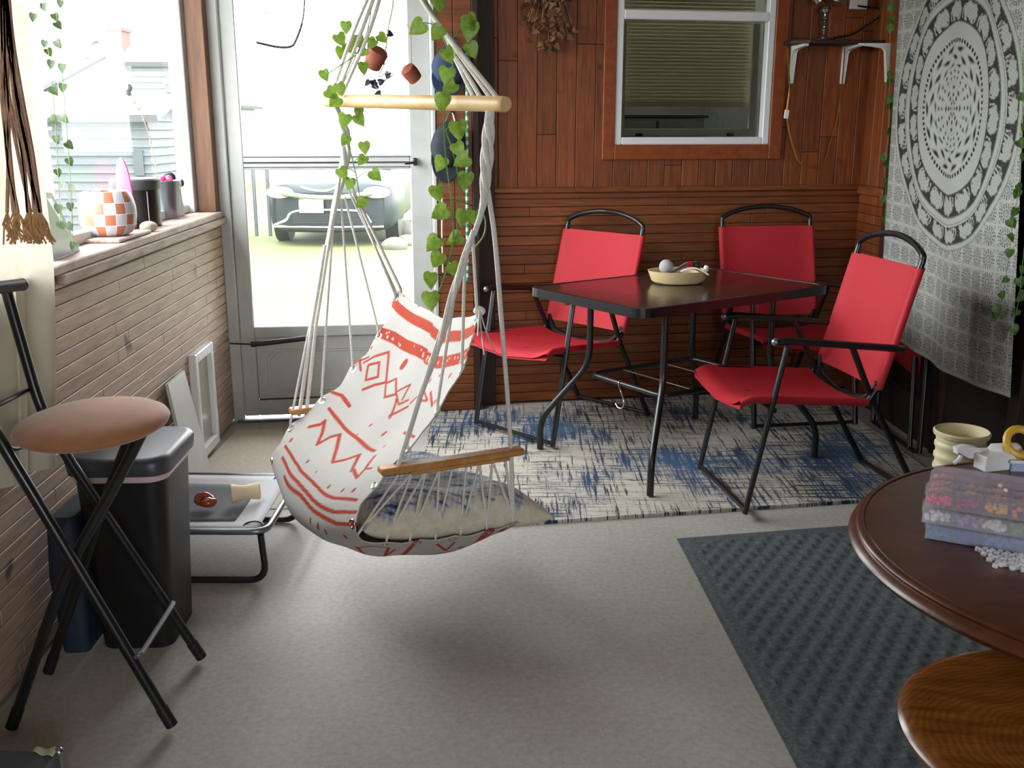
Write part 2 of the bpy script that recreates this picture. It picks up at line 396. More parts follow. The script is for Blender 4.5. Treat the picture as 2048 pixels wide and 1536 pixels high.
def cushion_mat():
    m, nt, b = nodes('cushion_blue_beige'); g = add(nt, 'ShaderNodeNewGeometry'); sp = add(nt, 'ShaderNodeSeparateXYZ'); lk(nt, g.outputs['Normal'], sp.inputs[0])
    t = add(nt, 'ShaderNodeAttribute', attribute_name='print')
    base = ramp(nt, noise(nt, coords(nt), 40, 4), [(.35, srgb(206, 198, 178)), (.65, srgb(224, 217, 200))])
    v = coords(nt, (1, 1, 1)); w = add(nt, 'ShaderNodeTexWave'); w.inputs['Scale'].default_value = 22; w.inputs['Distortion'].default_value = 3; lk(nt, v, w.inputs[0])
    n = noise(nt, coords(nt, (8, 30, 8)), 2, 4)
    blue = ramp(nt, n, [(.36, srgb(62, 72, 98)), (.44, srgb(150, 160, 184)), (.56, srgb(214, 212, 206))])
    blue = mix(nt, math_(nt, 'MULTIPLY', w.outputs['Fac'], .30), blue, srgb(60, 70, 100))
    lk(nt, mix(nt, t.outputs['Fac'], base, blue), b.inputs['Base Color']); b.inputs['Roughness'].default_value = .95
    bump(nt, b, noise(nt, coords(nt), 120), .3, .004); return m
MAT['cushion'] = cushion_mat()
def wicker():
    m, nt, b = nodes('dark_woven_panel'); v = coords(nt, (40, 40, 28)); ck = add(nt, 'ShaderNodeTexChecker'); ck.inputs['Scale'].default_value = 1.5; lk(nt, v, ck.inputs[0])
    ck.inputs[1].default_value = srgb(44, 30, 24); ck.inputs[2].default_value = srgb(30, 21, 17)
    lk(nt, ck.outputs[0], b.inputs['Base Color']); b.inputs['Roughness'].default_value = .7; bump(nt, b, ck.outputs[1], .4, .004); return m
MAT['wicker'] = wicker()
def set_print(o, vals):
    a = o.data.attributes.new('print', 'FLOAT', 'POINT'); a.data.foreach_set('value', np.asarray(vals, dtype=np.float32))

# ------------------------------------------------------------------ room shell
XL = lambda y: -1.144-.0381*y                 # inner face of the left wall
XR = lambda y: 1.9706-.0381*y                 # inner face of the right wall
aD = math.atan(.14); aM = math.atan(.17)
MD = Matrix.Translation((-.194, 4.727, 0)) @ Matrix.Rotation(aD, 4, 'Z')        # door wall: x along, y outwards
MM = Matrix.Translation((0, 4.885, 0)) @ Matrix.Rotation(aM, 4, 'Z')            # main back wall
aL = math.atan(.0381)
ML = Matrix.Translation((-1.144, 0, 0)) @ Matrix.Rotation(PI/2+aL, 4, 'Z')      # left wall: x along depth, y outwards (-x)
MR = Matrix.Translation((1.9706, 0, 0)) @ Matrix.Rotation(PI/2+aL, 4, 'Z') @ Matrix.Diagonal((1, -1, 1, 1))
kL = 1/math.cos(aL)
m = MB(); m.box(None, (-1.9, -2.6, -.12), (2.6, 5.3, 0)); struct(m.build('floor', MAT['concrete']))
m = MB(); m.box(None, (-1.7, -2.6, 2.4), (2.6, 5.7, 2.5)); struct(m.build('ceiling', MAT['ceiling']))
def boards(mb, M, x0, x1, z0, z1, w, y=0, th=.016, vert=False, jit=.22, joint=1.1):
    """tongue-and-groove boards with chamfered edges on the plane y of the wall frame"""
    n = max(1, round(((x1-x0) if vert else (z1-z0))/w)); w = ((x1-x0) if vert else (z1-z0))/n
    for i in range(n):
        L0, L1 = (z0, z1) if vert else (x0, x1); c = L0-random.random()*joint*.8
        while c < L1:
            d = c+joint*random.uniform(.8, 1.4); a, b = max(c, L0), min(d, L1); c = d
            if b-a < .03: continue
            t = random.uniform(1-jit, 1+jit*.5); g = .0011
            if vert: mb.box(M, (x0+i*w+g, y, a+g*.6), (x0+(i+1)*w-g, y+th, b-g*.6), .0022, t)
            else: mb.box(M, (a+g*.6, y, z0+i*w+g), (b-g*.6, y+th, z0+(i+1)*w-g), .0022, t)
# left wall: boarded below the sill, window band above
m = MB(); boards(m, ML, 0, 4.615*kL, .015, .965, .0435, 0, .016, jit=.10, joint=.9)
m.box(ML, (-2.6, .017, 0), (4.62*kL, .14, .965), tone=.5)
m.box(ML, (-2.6, 0, 2.22), (4.62*kL, .14, 2.4), tone=.9)
m.box(ML, (-2.6, 0, 0), (-.02, .016, .965), tone=.9); m.box(ML, (-2.6, .0, .992), (1.85, .105, 2.22), tone=.9)  # unseen near stretch closed above the sill to cut light on the floor
struct(m.build('wall_left', MAT['pine_old']))
m = MB(); m.box(ML, (-2.6, -.02, .965), (4.615*kL, .16, .992), .004, 1.0)
m.box(ML, (2.72, -.028, .935), (4.61, 0, .965), .003, .8)
struct(m.build('trim_1', MAT['sill_wood']))
m = MB(); m.box(ML, (4.50, -.004, .992), (4.615*kL, .078, 2.22), .004); struct(m.build('trim_2', MAT['post_wood']))
w1 = MB()
for a, b in (((.3, .11, .992), (4.58, .15, 1.03)), ((.3, .11, 2.17), (4.58, .15, 2.22)), ((4.47, .085, .992), (4.60, .15, 2.22)), ((1.83, .11, 1.0), (1.89, .15, 2.2)), ((2.12, .11, 1.0), (2.18, .15, 2.2))):
    w1.box(ML, a, b, .004)
w1 = struct(w1.build('window_1', MAT['white_paint']))
g = MB(); g.box(ML, (1.89, .128, 1.03), (2.12, .131, 2.17)); g.box(ML, (2.18, .128, 1.03), (4.47, .131, 2.17)); g.build('pane', MAT['glass'], w1)
# door wall
m = MB()
m.box(MD, (-1.20, .02, 2.12), (.02, .16, 2.4), tone=.8)
boards(m, MD, -.155, .012, .015, .86, .0435, 0, .016)
boards(m, MD, -.155, .012, .86, 2.4, .085, 0, .016, True, .15, 2)
m.box(MD, (-.155, .017, 0), (.012, .16, 2.4), tone=.5)
struct(m.build('wall_back_door_side', MAT['cedar_h']))
m = MB(); m.box(MD, (.012, -.006, 0), (.042, .26, 2.4), .003); m.box(MM, (-.168, -.03, 0), (-.088, .004, 2.4), .003); struct(m.build('trim_3', MAT['dark_wood']))
m = MB()
m.box(MD, (-1.137, -.012, 0), (-1.088, .12, 2.12), .004); m.box(MD, (-.172, -.008, 0), (-.155, .12, 2.12), .003); m.box(MD, (-1.137, -.012, 2.08), (-.155, .12, 2.14), .004)
struct(m.build('trim_4', MAT['old_white']))
m = MB(); m.box(MD, (-1.12, -.03, 0), (-.16, .14, .012), .003); struct(m.build('trim_5', MAT['grey_metal']))
# storm door (leaf) with its two panes
d = MB()
for a, b in (((-1.086, .01, .022), (-1.02, .045, 2.07)), ((-.275, .01, .022), (-.176, .045, 2.07)), ((-1.02, .01, 1.172), (-.275, .045, 1.238)), ((-1.02, .01, .40), (-.275, .045, .452)),
             ((-1.02, .01, .022), (-.275, .045, .10)), ((-1.02, .01, 2.0), (-.275, .045, 2.07)), ((-1.02, .022, .10), (-.275, .04, .40))):
    d.box(MD, a, b, .004)
d = struct(d.build('door_1', MAT['old_white']))
g = MB(); g.box(MD, (-1.02, .026, 1.238), (-.275, .03, 2.0)); g.build('pane', MAT['glass'], d)
g = MB(); g.box(MD, (-1.02, .026, .452), (-.275, .03, 1.172)); g.build('pane', MAT['glass'], d)
g = MB()
for k in (0, .012):
    oc = [(-.97+k, .17+k), (-.97+k, .30-k), (-.93+k, .34-k), (-.36-k, .34-k), (-.32-k, .30-k), (-.32-k, .17+k), (-.36-k, .13+k), (-.93+k, .13+k)]
    g.tube([MD @ V((x, .0215, z)) for x, z in oc], .0022, 6, closed=True)
g.build('embossed_panel', MAT['old_white'], d, True)
g = MB(); g.box(MD, (-1.02, .014, .418), (-.275, .02, .424)); g.box(MD, (-1.02, .006, 1.20), (-.275, .012, 1.206)); g.box(MD, (-1.02, .007, 1.181), (-.275, .0115, 1.184)); g.box(MD, (-1.02, .007, 1.226), (-.275, .0115, 1.229)); g.box(MD, (-1.015, .012, .095), (-.28, .0215, .101)); g.build('seam', MAT['black_soft'], d)
h = MB(); h.box(MD, (-.262, -.014, 1.188), (-.244, .012, 1.222), .003); h.tube([MD @ V(p) for p in ((-.253, -.014, 1.205), (-.253, -.035, 1.203), (-.30, -.037, 1.198))], .006); h.build('door_handle', MAT['black_soft'], d, True)
c_ = MB(); c_.tube([MD @ V((-1.035, -.03, .378)), MD @ V((-.775, -.03, .402))], .013, 12); c_.tube([MD @ V((-1.13, -.03, .386)), MD @ V((-1.03, -.03, .379))], .004); c_.box(MD, (-.775, -.035, .395), (-.745, .012, .412), .002)
c_.build('door_closer', MAT['black_metal'], d, True)
# main back wall: horizontal boards, chair rail, vertical boards; a window opening
HX0, HX1, HZ0, HZ1 = .497, 1.285, 1.276, 2.25
m = MB(); boards(m, MM, -.17, 1.83, .012, 1.03, .0455, 0, .016, jit=.22)
m.box(MM, (-.17, .017, 0), (1.85, .14, HZ0), tone=.4); m.box(MM, (-.17, .017, HZ0), (HX0, .14, 2.4), tone=.4); m.box(MM, (HX1, .017, HZ0), (1.9, .14, 2.4), tone=.4); m.box(MM, (HX0, .017, HZ1), (HX1, .14, 2.4), tone=.4)
struct(m.build('wall_back', MAT['cedar_h']))
m = MB(); boards(m, MM, -.16, HX0, 1.075, 2.4, .0905, 0, .016, True, .20, .8); boards(m, MM, HX1, 1.84, 1.075, 2.4, .0905, 0, .016, True, .2, .8); boards(m, MM, HX0, HX1, 1.075, HZ0, .0905, 0, .016, True, .2, .8)
struct(m.build('wall_back_upper', MAT['cedar_v']))
m = MB(); m.box(MM, (-.16, -.022, 1.05), (1.812, .004, 1.078), .006); m.box(MM, (-.16, -.012, 1.022), (1.812, .004, 1.05), .004, .8); struct(m.build('trim_6', MAT['cedar_h']))
m = MB()
for a, b in (((.437, -.02, 1.205), (HX0, .002, 2.35)), ((HX1, -.02, 1.205), (1.350, .002, 2.35)), ((HX0, -.02, 1.205), (HX1, .002, HZ0))): m.box(MM, a, b, .003)
struct(m.build('trim_7', MAT['cedar_trim']))
w2 = MB()
for a, b in (((HX0, -.012, HZ0), (.533, .07, HZ1)), ((1.25, -.012, HZ0), (HX1, .07, HZ1)), ((.533, -.012, HZ0), (1.25, .07, 1.312)), ((.533, -.014, 1.85), (1.25, .05, 1.893))): w2.box(MM, a, b, .004)
w2.box(MM, (.553, .055, 1.318), (1.232, .075, 1.352), .003); w2.box(MM, (1.205, .055, 1.35), (1.238, .075, 1.85), .003); w2.box(MM, (.545, .055, 1.35), (.565, .075, 1.85), .003)
w2 = struct(w2.build('window_2', MAT['vinyl']))
g = MB(); g.box(MM, (.533, .034, 1.312), (1.25, .037, 1.85)); g.box(MM, (.533, .03, 1.893), (1.25, .033, HZ1)); g.build('pane', MAT['glass_dim'], w2)
g = MB(); g.box(MM, (.62, .045, 1.314), (.655, .056, 1.330), .002); g.box(MM, (1.09, .045, 1.314), (1.125, .056, 1.330), .002); g.build('latch', MAT['black_soft'], w2)
# the dim room behind that window
for nm, a, b in (('wall_inner_back', (.2, 1.9, .8), (1.7, 1.95, 2.4)), ('wall_inner_left', (.2, .16, .8), (.25, 1.9, 2.4)), ('wall_inner_right', (1.65, .16, .8), (1.7, 1.9, 2.4)), ('floor_inner', (.25, .16, .8), (1.65, 1.9, .849))):
    m = MB(); m.box(MM, a, b); struct(m.build(nm, MAT['dim_wall']))
b_ = thing('window_blind', 'pale green slatted blind half lowered behind the back window glass', 'blind', MM @ V((.9, .10, 1.42)))
s = MB()
for i in range(46): s.box(MM @ Matrix.Translation((0, .105, 1.49+i*.0165)) @ Matrix.Rotation(1.15, 4, 'X'), (.56, -.009, -.0006), (1.225, .009, .0006))
s.build('slat', MAT['blind'], b_)
s = MB(); s.box(MM, (.56, .095, 1.455), (1.225, .115, 1.482), .003); s.build('bottom_rail', MAT['blind'], b_)
t = thing('chest', 'grey low chest dimly seen below the blind through the back window', 'chest', MM @ V((.85, .5, .85)))
s = MB(); s.box(MM, (.58, .4, .85), (1.10, .7, 1.40), .01); s.build('body', MAT['sofa_grey'], t)
s = MB(); s.box(MM, (.56, .39, 1.405), (1.12, .72, 1.425), .004); s.build('lid', MAT['black_soft'], t)
s = MB(); s.box(MM, (.835, .385, .9), (.845, .40, 1.39)); s.build('seam', MAT['dark_wood'], t)
# right wall
m = MB(); m.box(MR, (-2.6, .017, 0), (5.22, .14, 2.4), tone=.6)
boards(m, MR, 4.86, 5.20, .012, 1.03, .0455, 0, .016); boards(m, MR, 4.86, 5.20, 1.075, 2.4, .11, 0, .016, True, .1, 3)
struct(m.build('wall_right', MAT['cedar_v']))
m = MB(); m.box(MR, (4.86, -.018, 1.03), (5.19, .004, 1.076), .005); struct(m.build('trim_8', MAT['cedar_h']))
m = MB(); m.box(MR, (-2.6, -.003, 0), (4.85, .016, 2.4)); struct(m.build('wall_right_panel', MAT['wicker']))
m = MB()
for y in (4.80, 4.08, 3.50, 2.9): m.box(MR, (y-.035, -.02, 0), (y+.035, 0, 2.4), .003)
struct(m.build('trim_9', MAT['dark_wood']))
# far end behind the viewer; unseen opening sized and placed for fill light
m = MB(); m.box(None, (-1.4, -2.62, 0), (2.4, -2.5, .9)); m.box(None, (-1.4, -2.62, 2.1), (2.4, -2.5, 2.4)); m.box(None, (-1.4, -2.62, .9), (.4, -2.5, 2.1)); m.box(None, (1.9, -2.62, .9), (2.4, -2.5, 2.1))
struct(m.build('wall_front', MAT['cedar_v']))
# ------------------------------------------------------------------ floor coverings
def quad_slab(name, mat, P, z0, z1, n=1, seg=None, label=None, cat=None):
    P = [V((p[0], p[1], 0)) for p in P]; o0 = sum(P, V((0, 0, 0)))/4
    nx, ny = seg or (1, 1); mb = MB()
    def f(u, v): p = (P[0]*(1-u)+P[1]*u)*(1-v)+(P[3]*(1-u)+P[2]*u)*v; return p
    B = [[mb.bm.verts.new(f(i/nx, j/ny)+V((0, 0, z1 if not callable(z1) else z1(i/nx, j/ny)))) for i in range(nx+1)] for j in range(ny+1)]
    for j in range(ny):
        for i in range(nx): mb.bm.faces.new((B[j][i], B[j][i+1], B[j+1][i+1], B[j+1][i]))
    ring = [B[0][i] for i in range(nx+1)]+[B[j][nx] for j in range(1, ny+1)]+[B[ny][i] for i in range(nx-1, -1, -1)]+[B[j][0] for j in range(ny-1, 0, -1)]
    low = [mb.bm.verts.new((v.co.x, v.co.y, z0)) for v in ring]
    for k in range(len(ring)): mb.bm.faces.new((ring[k], low[k], low[(k+1) % len(ring)], ring[(k+1) % len(ring)]))
    mb.bm.faces.new(low)
    o = mb.build(name, mat, loc=(o0.x, o0.y, 0), smooth=n)
    return put(o, label=label, category=cat)
rF0, rF1 = V((-.36, 3.21, 0)), V((1.70, 3.57, 0))
rng = random.Random(3)
quad_slab('area_rug', MAT['rug'], [rF0, rF1, V((1.62, 5.13, 0)), V((-.385, 4.76, 0))], 0, lambda u, v: .012+.0025*rng.random(), 1, (150, 120), 'distressed navy and cream rug under the glass dining table', 'rug')
mC, mA, mB_ = G(1354, 1080), G(1594, 1536), G(1711.6, 1053)
ex, ey = (mB_-mC).normalized(), (mA-mC).normalized()
def mat_h(u, v):
    if u < .035 or v < .03 or v > .97 or u > .965: return .006 if (u < .012 or v < .012) else .009
    x, y = u*1.35, v*1.9; a, b = (x+y*.75)/.066, (x-y*.75)/.060
    h = (.5+.5*math.sin(2*PI*a))*(.55+.45*math.sin(2*PI*b))
    return .008+.0075*h
quad_slab('floor_mat', MAT['mat'], [mC, mC+ex*1.35, mC+ex*1.35+ey*1.9, mC+ey*1.9], 0, mat_h, 1, (210, 260), 'charcoal quilted rubber backed mat on the concrete beside the round table', 'mat')
def dm(u, v): return .004+.003*math.sin(u*9)*v
quad_slab('doormat', MAT['doormat'], [V((-1.29, 3.42, 0)), V((-.78, 3.44, 0)), V((-.64, 4.40, 0)), V((-1.27, 4.42, 0))], 0, dm, 1, (30, 20), 'pale beige doormat on the floor in front of the white storm door', 'doormat')

# ------------------------------------------------------------------ patio table
TZ = .73; tc = V((.69, 4.06, 0))
tL, tN, tR, tF = V((.058, 4.037, TZ)), V((.454, 3.492, TZ)), V((1.313, 4.065, TZ)), V((.90, 4.627, TZ))
t = thing('patio_table', 'rectangular smoked glass patio table with black metal legs', 'table', tc)
def rloop(P, r, n=6, z=None):
    out = []
    for i in range(4):
        a, b, c = P[i-1], P[i], P[(i+1) % 4]
        p, q = b+(a-b).normalized()*r, b+(c-b).normalized()*r
        for k in range(n+1): s_ = k/n; out.append(p*(1-s_)**2+b*2*s_*(1-s_)+q*s_*s_)
    return [V((p.x, p.y, z)) if z is not None else p for p in out]
Pq = [tL, tN, tR, tF]; cen = sum(Pq, V((0, 0, 0)))/4
def inset(d): return [p+(cen-p).normalized()*d*1.4 for p in Pq]
mb = MB(); A = rloop(inset(.012), .06); mb.prism(Matrix.Identity(4), [(p.x, p.y) for p in A], TZ-.008, TZ-.001); mb.build('tabletop', MAT['table_glass'], t)
mb = MB(); L1, L2, L3 = rloop(Pq, .07, z=TZ), rloop(Pq, .07, z=TZ-.035), rloop(inset(.016), .06, z=TZ-.035); L4 = rloop(inset(.016), .06, z=TZ+.001)
for X_, Y_ in ((L1, L2), (L2, L3), (L3, L4), (L4, L1)):
    for k in range(len(X_)):
        k2 = (k+1) % len(X_); mb.bm.faces.new([mb.bm.verts.new(p) for p in (X_[k], X_[k2], Y_[k2], Y_[k])])
bmesh.ops.remove_doubles(mb.bm, verts=mb.bm.verts[:], dist=1e-5)
mb.build('table_rim', MAT['black_metal'], t)
feet = [V((.12, 4.10, 0)), V((.518, 3.532, 0)), V((1.268, 3.99, 0)), V((.87, 4.56, 0))]
ups = []
for fpt in feet:
    u_ = fpt+(tc-fpt)*.36; u_.z = 0; ups.append(u_)
    mb = MB(); mb.tube(rounded([u_+V((0, 0, TZ-.02)), u_+V((0, 0, .40)), fpt+V((0, 0, .15)), fpt+V((0, 0, .019))], .07), .0135, 12)
    mb.build('leg', MAT['black_metal'], t, True)
mb = MB(); rg = [V((p.x, p.y, .352)) for p in ups]; mb.tube(rloop(rg, .05, 6), .011, 10, closed=True); mb.build('brace_ring', MAT['black_metal'], t, True)
mb = MB()
for k in (.3, .7): mb.tube([rg[0].lerp(rg[3], k), rg[1].lerp(rg[2], k)], .003, 6)
mb.build('brace_wire', MAT['steel'], t, True)
h0 = rg[0].lerp(rg[1], .45)
mb = MB(); dx = (rg[1]-rg[0]).normalized()
mb.tube(spline([h0+dx*.0-dx.cross(V((0, 0, 1)))*.012+V((0, 0, -.004)), h0+V((0, 0, .0135)), h0+dx.cross(V((0, 0, 1)))*.012, h0+V((0, 0, -.03)), h0+dx*.02+V((0, 0, -.07)), h0+dx*.015+V((0, 0, -.098)), h0-dx*.01+V((0, 0, -.104)), h0-dx*.028+V((0, 0, -.09))]), .0028, 8)
put(mb.build('s_hook', MAT['steel'], None, True, loc=h0), label='silver s shaped hook hanging on the lower brace of the patio table', category='hook')
# bowl and what lies in it
bc = V((.69, 4.14, TZ)); e_b = 1.55
mb = MB(); mb.lathe(Matrix.Translation(bc) @ Matrix.Rotation(.1, 4, 'Z'), [(.001, .002), (.095, .002), (.108, .012), (.122, .050), (.124, .053), (.120, .053), (.106, .016), (.001, .010)], 40, 1.03, .78, cap0=False, cap1=False)
put(mb.build('oval_bowl', MAT['ivory'], None, True, loc=bc), label='ivory oval dish of odds and ends on the patio table', category='bowl')
mb = MB(); mb.ball((.645, 4.17, TZ+.062), .031, 16, 12); put(mb.build('ball', MAT['grey_ball'], None, True, loc=(.645, 4.17, TZ+.031)), label='pale grey round ball sticking up at the back of the ivory dish', category='ball')
tt = thing('tube_bottle', 'small silver tube with a dark blue cap lying in the ivory dish', 'tube', (.655, 4.10, TZ+.03))
mb = MB(); mb.tube([V((.655, 4.10, TZ+.040)), V((.722, 4.12, TZ+.072))], [.013, .016], 12); mb.build('body', MAT['steel'], tt, True)
mb = MB(); mb.tube([V((.628, 4.095, TZ+.030)), V((.655, 4.10, TZ+.040))], .0145, 12); mb.build('cap', MAT['blue_cap'], tt, True)
tt = thing('glass_ornament', 'dark green and red glossy ornament lying in the ivory dish', 'ornament', (.75, 4.14, TZ+.03))
mb = MB(); mb.ball((.762, 4.14, TZ+.074), (.024, .018, .016)); mb.build('body', MAT['green_dark'], tt, True)
mb = MB(); mb.tube([V((.722, 4.125, TZ+.074)), V((.742, 4.133, TZ+.075))], .0145, 12); mb.build('collar', MAT['red_sling'], tt, True)
tt = thing('seed_packet', 'crumpled red packet with a white edge in the ivory dish', 'packet', (.75, 4.08, TZ+.03))
mb = MB(); mb.grid(lambda u, v: (.695+.10*u, 4.085+.07*v, TZ+.050+.022*math.sin(u*3)+.008*math.sin(v*5+u*4)-.012*u), 12, 8); mb.build('packet', MAT['red_paper'], tt, True, solid=.002)
mb = MB(); mb.tube([V((.69+.115*u, 4.08, TZ+.054+.022*math.sin(u*3)-.016*u)) for u in [i/8 for i in range(9)]], .0042, 6); mb.ball((.80, 4.11, TZ+.066), .011); mb.build('edge', MAT['white_plastic'], tt, True)

# ------------------------------------------------------------------ folding sling chairs
def make_chair(label):
    t = thing('folding_chair', label, 'chair', group='red folding chairs')
    W = .245; oy = -.34
    P = lambda x, y, z: V((x, y+oy, z))
    for s in (-1, 1):
        x = s*W
        mb = MB(); mb.tube([P(x, 0, .0135), P(x, .117, .622)], .0115, 10, flat=(1.15, .85)); mb.build('leg', MAT['black_metal'], t, True)
        mb = MB(); mb.tube(rounded([P(s*.222, .687, .0135), P(s*.222, .46, .40), P(s*.236, .355, .612)], .05), .0115, 10); mb.build('leg', MAT['black_metal'], t, True)
        mb = MB(); mb.tube(rounded([P(x, .075, .632), P(x, .12, .636), P(x, .50, .598), P(x, .545, .592)], .03), .013, 10, flat=(1.0, 1.25)); a = mb.build('armrest', MAT['black_metal'], t, True)
        mb = MB(); mb.ball(P(x, .072, .633), .014); mb.build('end_cap', MAT['grey_metal'], a, True)
    for y, w in ((.006, W), (.68, .222)):
        mb = MB(); mb.tube([P(-w, y, .024), P(w, y, .024)], .009, 8); mb.build('foot_bar', MAT['black_metal'], t, True)
    mb = MB()
    for s in (-1, 1): mb.tube(rounded([P(s*.230, .02, .430), P(s*.230, .08, .430), P(s*.230, .46, .398)], .03), .011, 10)
    mb.tube([P(-.245, .085, .39), P(.245, .085, .39)], .010, 8); mb.build('seat_frame', MAT['black_metal'], t, True)
    mb = MB()
    pts = [P(-.228, .425, .385), P(-.228, .475, .46), P(-.228, .594, .90)]
    arc = [P(.228*math.sin(a)/math.sin(1.05), .594+.02*(1-abs(a)/1.05), .915+.052*(math.cos(a)-math.cos(1.05))/(1-math.cos(1.05))) for a in [(-1.05+2.1*i/14) for i in range(15)]]
    mb.tube(rounded(pts+arc+[P(.228, .594, .90), P(.228, .475, .46), P(.228, .425, .385)], .025, 4), .0115, 10); mb.build('back_frame', MAT['black_metal'], t, True)
    mb = MB(); mb.tube(rounded([P(-.228, .47, .47), P(-.19, .455, .405), P(0, .445, .375), P(.19, .455, .405), P(.228, .47, .47)], .08), .012, 8); mb.build('cross_bar', MAT['black_metal'], t, True)
    HW = .2465
    def sleeve(u, hd):                                    # cloth sewn as a flat tube round both side rails
        a = 2*PI*u; c, s_ = math.cos(a), math.sin(a)
        x = HW*math.copysign(abs(c)**.22, c); d = hd*math.copysign(abs(s_)**.75, s_)*(.18+.82*min(1, 1.5*(abs(x)/HW)**8)); return x, d
    def seat(u, v):
        x, d = sleeve(u, .022); y = -.04+.475*v; dip = 1-(x/HW)**2
        z = .438-.034*v-.036*dip*(.6+.5*(1-v))+d
        if v < .12: z -= (.12-v)**2*1.6
        return P(x, y, z)
    mb = MB(); mb.grid(seat, 56, 24, closed=True); mb.build('seat', MAT['red_sling'], t, True, sharp=70)
    def back(u, v):
        x, d = sleeve(u, .022); q = 1-(x/HW)**2
        return P(x, .472+.115*v+.014*q*math.sin(PI*min(1, v+.15))+d, .448+.425*v)
    mb = MB(); mb.grid(back, 56, 20, closed=True); mb.build('backrest', MAT['red_sling'], t, True, sharp=70)
    return t
# local -y is the way a chair faces
def chair_pose(p1, p2):                      # floor points of the two front feet
    p1, p2 = V(p1), V(p2); lat = (p2-p1).normalized(); f = V((lat.y, -lat.x)); return (p1+p2)/2, lat
ch = make_chair('red folding chair pulled out at the near right end of the glass table')
p = (V((.827, 3.358))+V((.763, 3.843)))/2; fwd = V((-.99, -.10)).normalized()
def place(o, front_mid, fwd, z=.0):
    fwd = V(fwd)
    rz = math.atan2(fwd.y, fwd.x)+PI/2; c = V(front_mid)-V(fwd).normalized()*.34
    return (c.x, c.y, z), rz
l, r = place(ch, (.79, 3.57), (-.99, -.15), .013); ch.location = l; ch.rotation_euler.z = r
l, r = place(ch, (.0035, 4.275), (-.716, -.698), .013); dup(ch, l, r, 'red folding chair by the door corner, turned away from the table')
l, r = place(ch, (1.345, 4.40), (.15, -.99), .013); dup(ch, l, r, 'red folding chair against the back wall behind the glass table')
# one more, folded flat against the right wall under the hanging
t = thing('folding_chair', 'folded red chair leaning on the right wall, half hidden by the tapestry', 'chair', MR @ V((4.36, -.09, 0)), group='red folding chairs')
PT = lambda a, h, o: MR @ V((4.43+a, -o, h+.118*a))
for s in (-1, 1):
    mb = MB(); mb.tube([MR @ V((4.43+s*.235-.14, -.085, .0135)), PT(s*.235, .92, .04)], .0115, 10); mb.build('leg', MAT['black_metal'], t, True)
    mb = MB(); mb.tube([MR @ V((4.43+s*.205-.12, -.105, .0135)), PT(s*.205, .42, .068)], .0115, 10); mb.build('leg', MAT['black_metal'], t, True)
mb = MB(); mb.grid(lambda u, v: PT((u-.5)*.46, .328+.45*v, .052), 8, 8); mb.build('backrest', MAT['red_sling'], t, True, solid=.006)
mb = MB(); mb.tube(rounded([PT(-.2, .30, .066), PT(-.15, .245, .066), PT(.15, .245, .066), PT(.2, .30, .066)], .06), .012, 8); mb.tube([MR @ V((4.06, -.105, .02)), MR @ V((4.51, -.105, .02))], .009, 8); mb.build('cross_bar', MAT['black_metal'], t, True)

# ------------------------------------------------------------------ bar stool
t = thing('bar_stool', 'black folding bar stool with a round brown suede seat', 'stool', (-.97, 2.17, 0))
n1, n2, f1, f2 = G(25, 1466), G(345, 1462), G(98, 1354), G(404, 1325)
sc = V((-.945, 2.16, .708))
def leg(pts, r=.0125, rad=.10):
    mb = MB(); mb.tube(rounded(pts, rad), r, 12); lg = mb.build('leg', MAT['black_metal'], t, True)
    mb = MB(); e = V(pts[-1]); d = (V(pts[-2])-e).normalized(); mb.tube([e, e+d*.05], r*1.14, 12); mb.build('foot_cap', MAT['black_soft'], lg, True)
foot = lambda p: V((p.x, p.y, .015))
leg([Y(-62, 760, 2.02), Y(2, 885, 2.045), Y(62, 982, 2.04), foot(n2)])
leg([Y(12, 578, 2.30), Y(80, 815, 2.26), Y(128, 905, 2.27), foot(f2)])
leg([Y(283, 868, 2.11), Y(232, 968, 2.10), Y(128, 1150, 2.06), foot(n1)])
leg([Y(262, 868, 2.26), Y(225, 960, 2.27), Y(148, 1190, 2.28), foot(f1)])
mb = MB(); mb.tube([Y(-62, 760, 2.02), Y(-105, 600, 2.05)], .0125, 12); mb.build('back_post', MAT['black_metal'], t, True)
mb = MB(); mb.tube([Y(-130, 592, 2.03), Y(44, 569, 2.33)], .0145, 14); mb.ball(Y(44, 569, 2.33), .0150); mb.build('back_rail', MAT['black_soft'], t, True)
mb = MB(); mb.tube(spline([Y(-66, 830, 2.03), Y(-10, 812, 2.10), Y(57, 779, 2.27)]), .006, 8); mb.tube(spline([Y(2, 885, 2.045), Y(30, 897, 2.10), Y(75, 880, 2.25)]), .006, 8); mb.build('cross_bar', MAT['black_metal'], t, True)
a, b = foot(n2).lerp(Y(62, 982, 2.04), .302), foot(f2).lerp(Y(128, 905, 2.27), .275)
ab = V((.022, -.004, .008)); mb = MB(); mb.tube(rounded([a, a+ab, b+ab, b], .012), .0065, 8); mb.build('footrest', MAT['grey_metal'], t, True)
mb = MB(); mb.ball(None, (.168, .168, .035), 40, 14, M=Matrix.Translation(sc) @ Matrix.Rotation(-.035, 4, 'Y') @ Matrix.Rotation(.05, 4, 'X')); mb.build('seat', MAT['suede'], t, True, sharp=80)

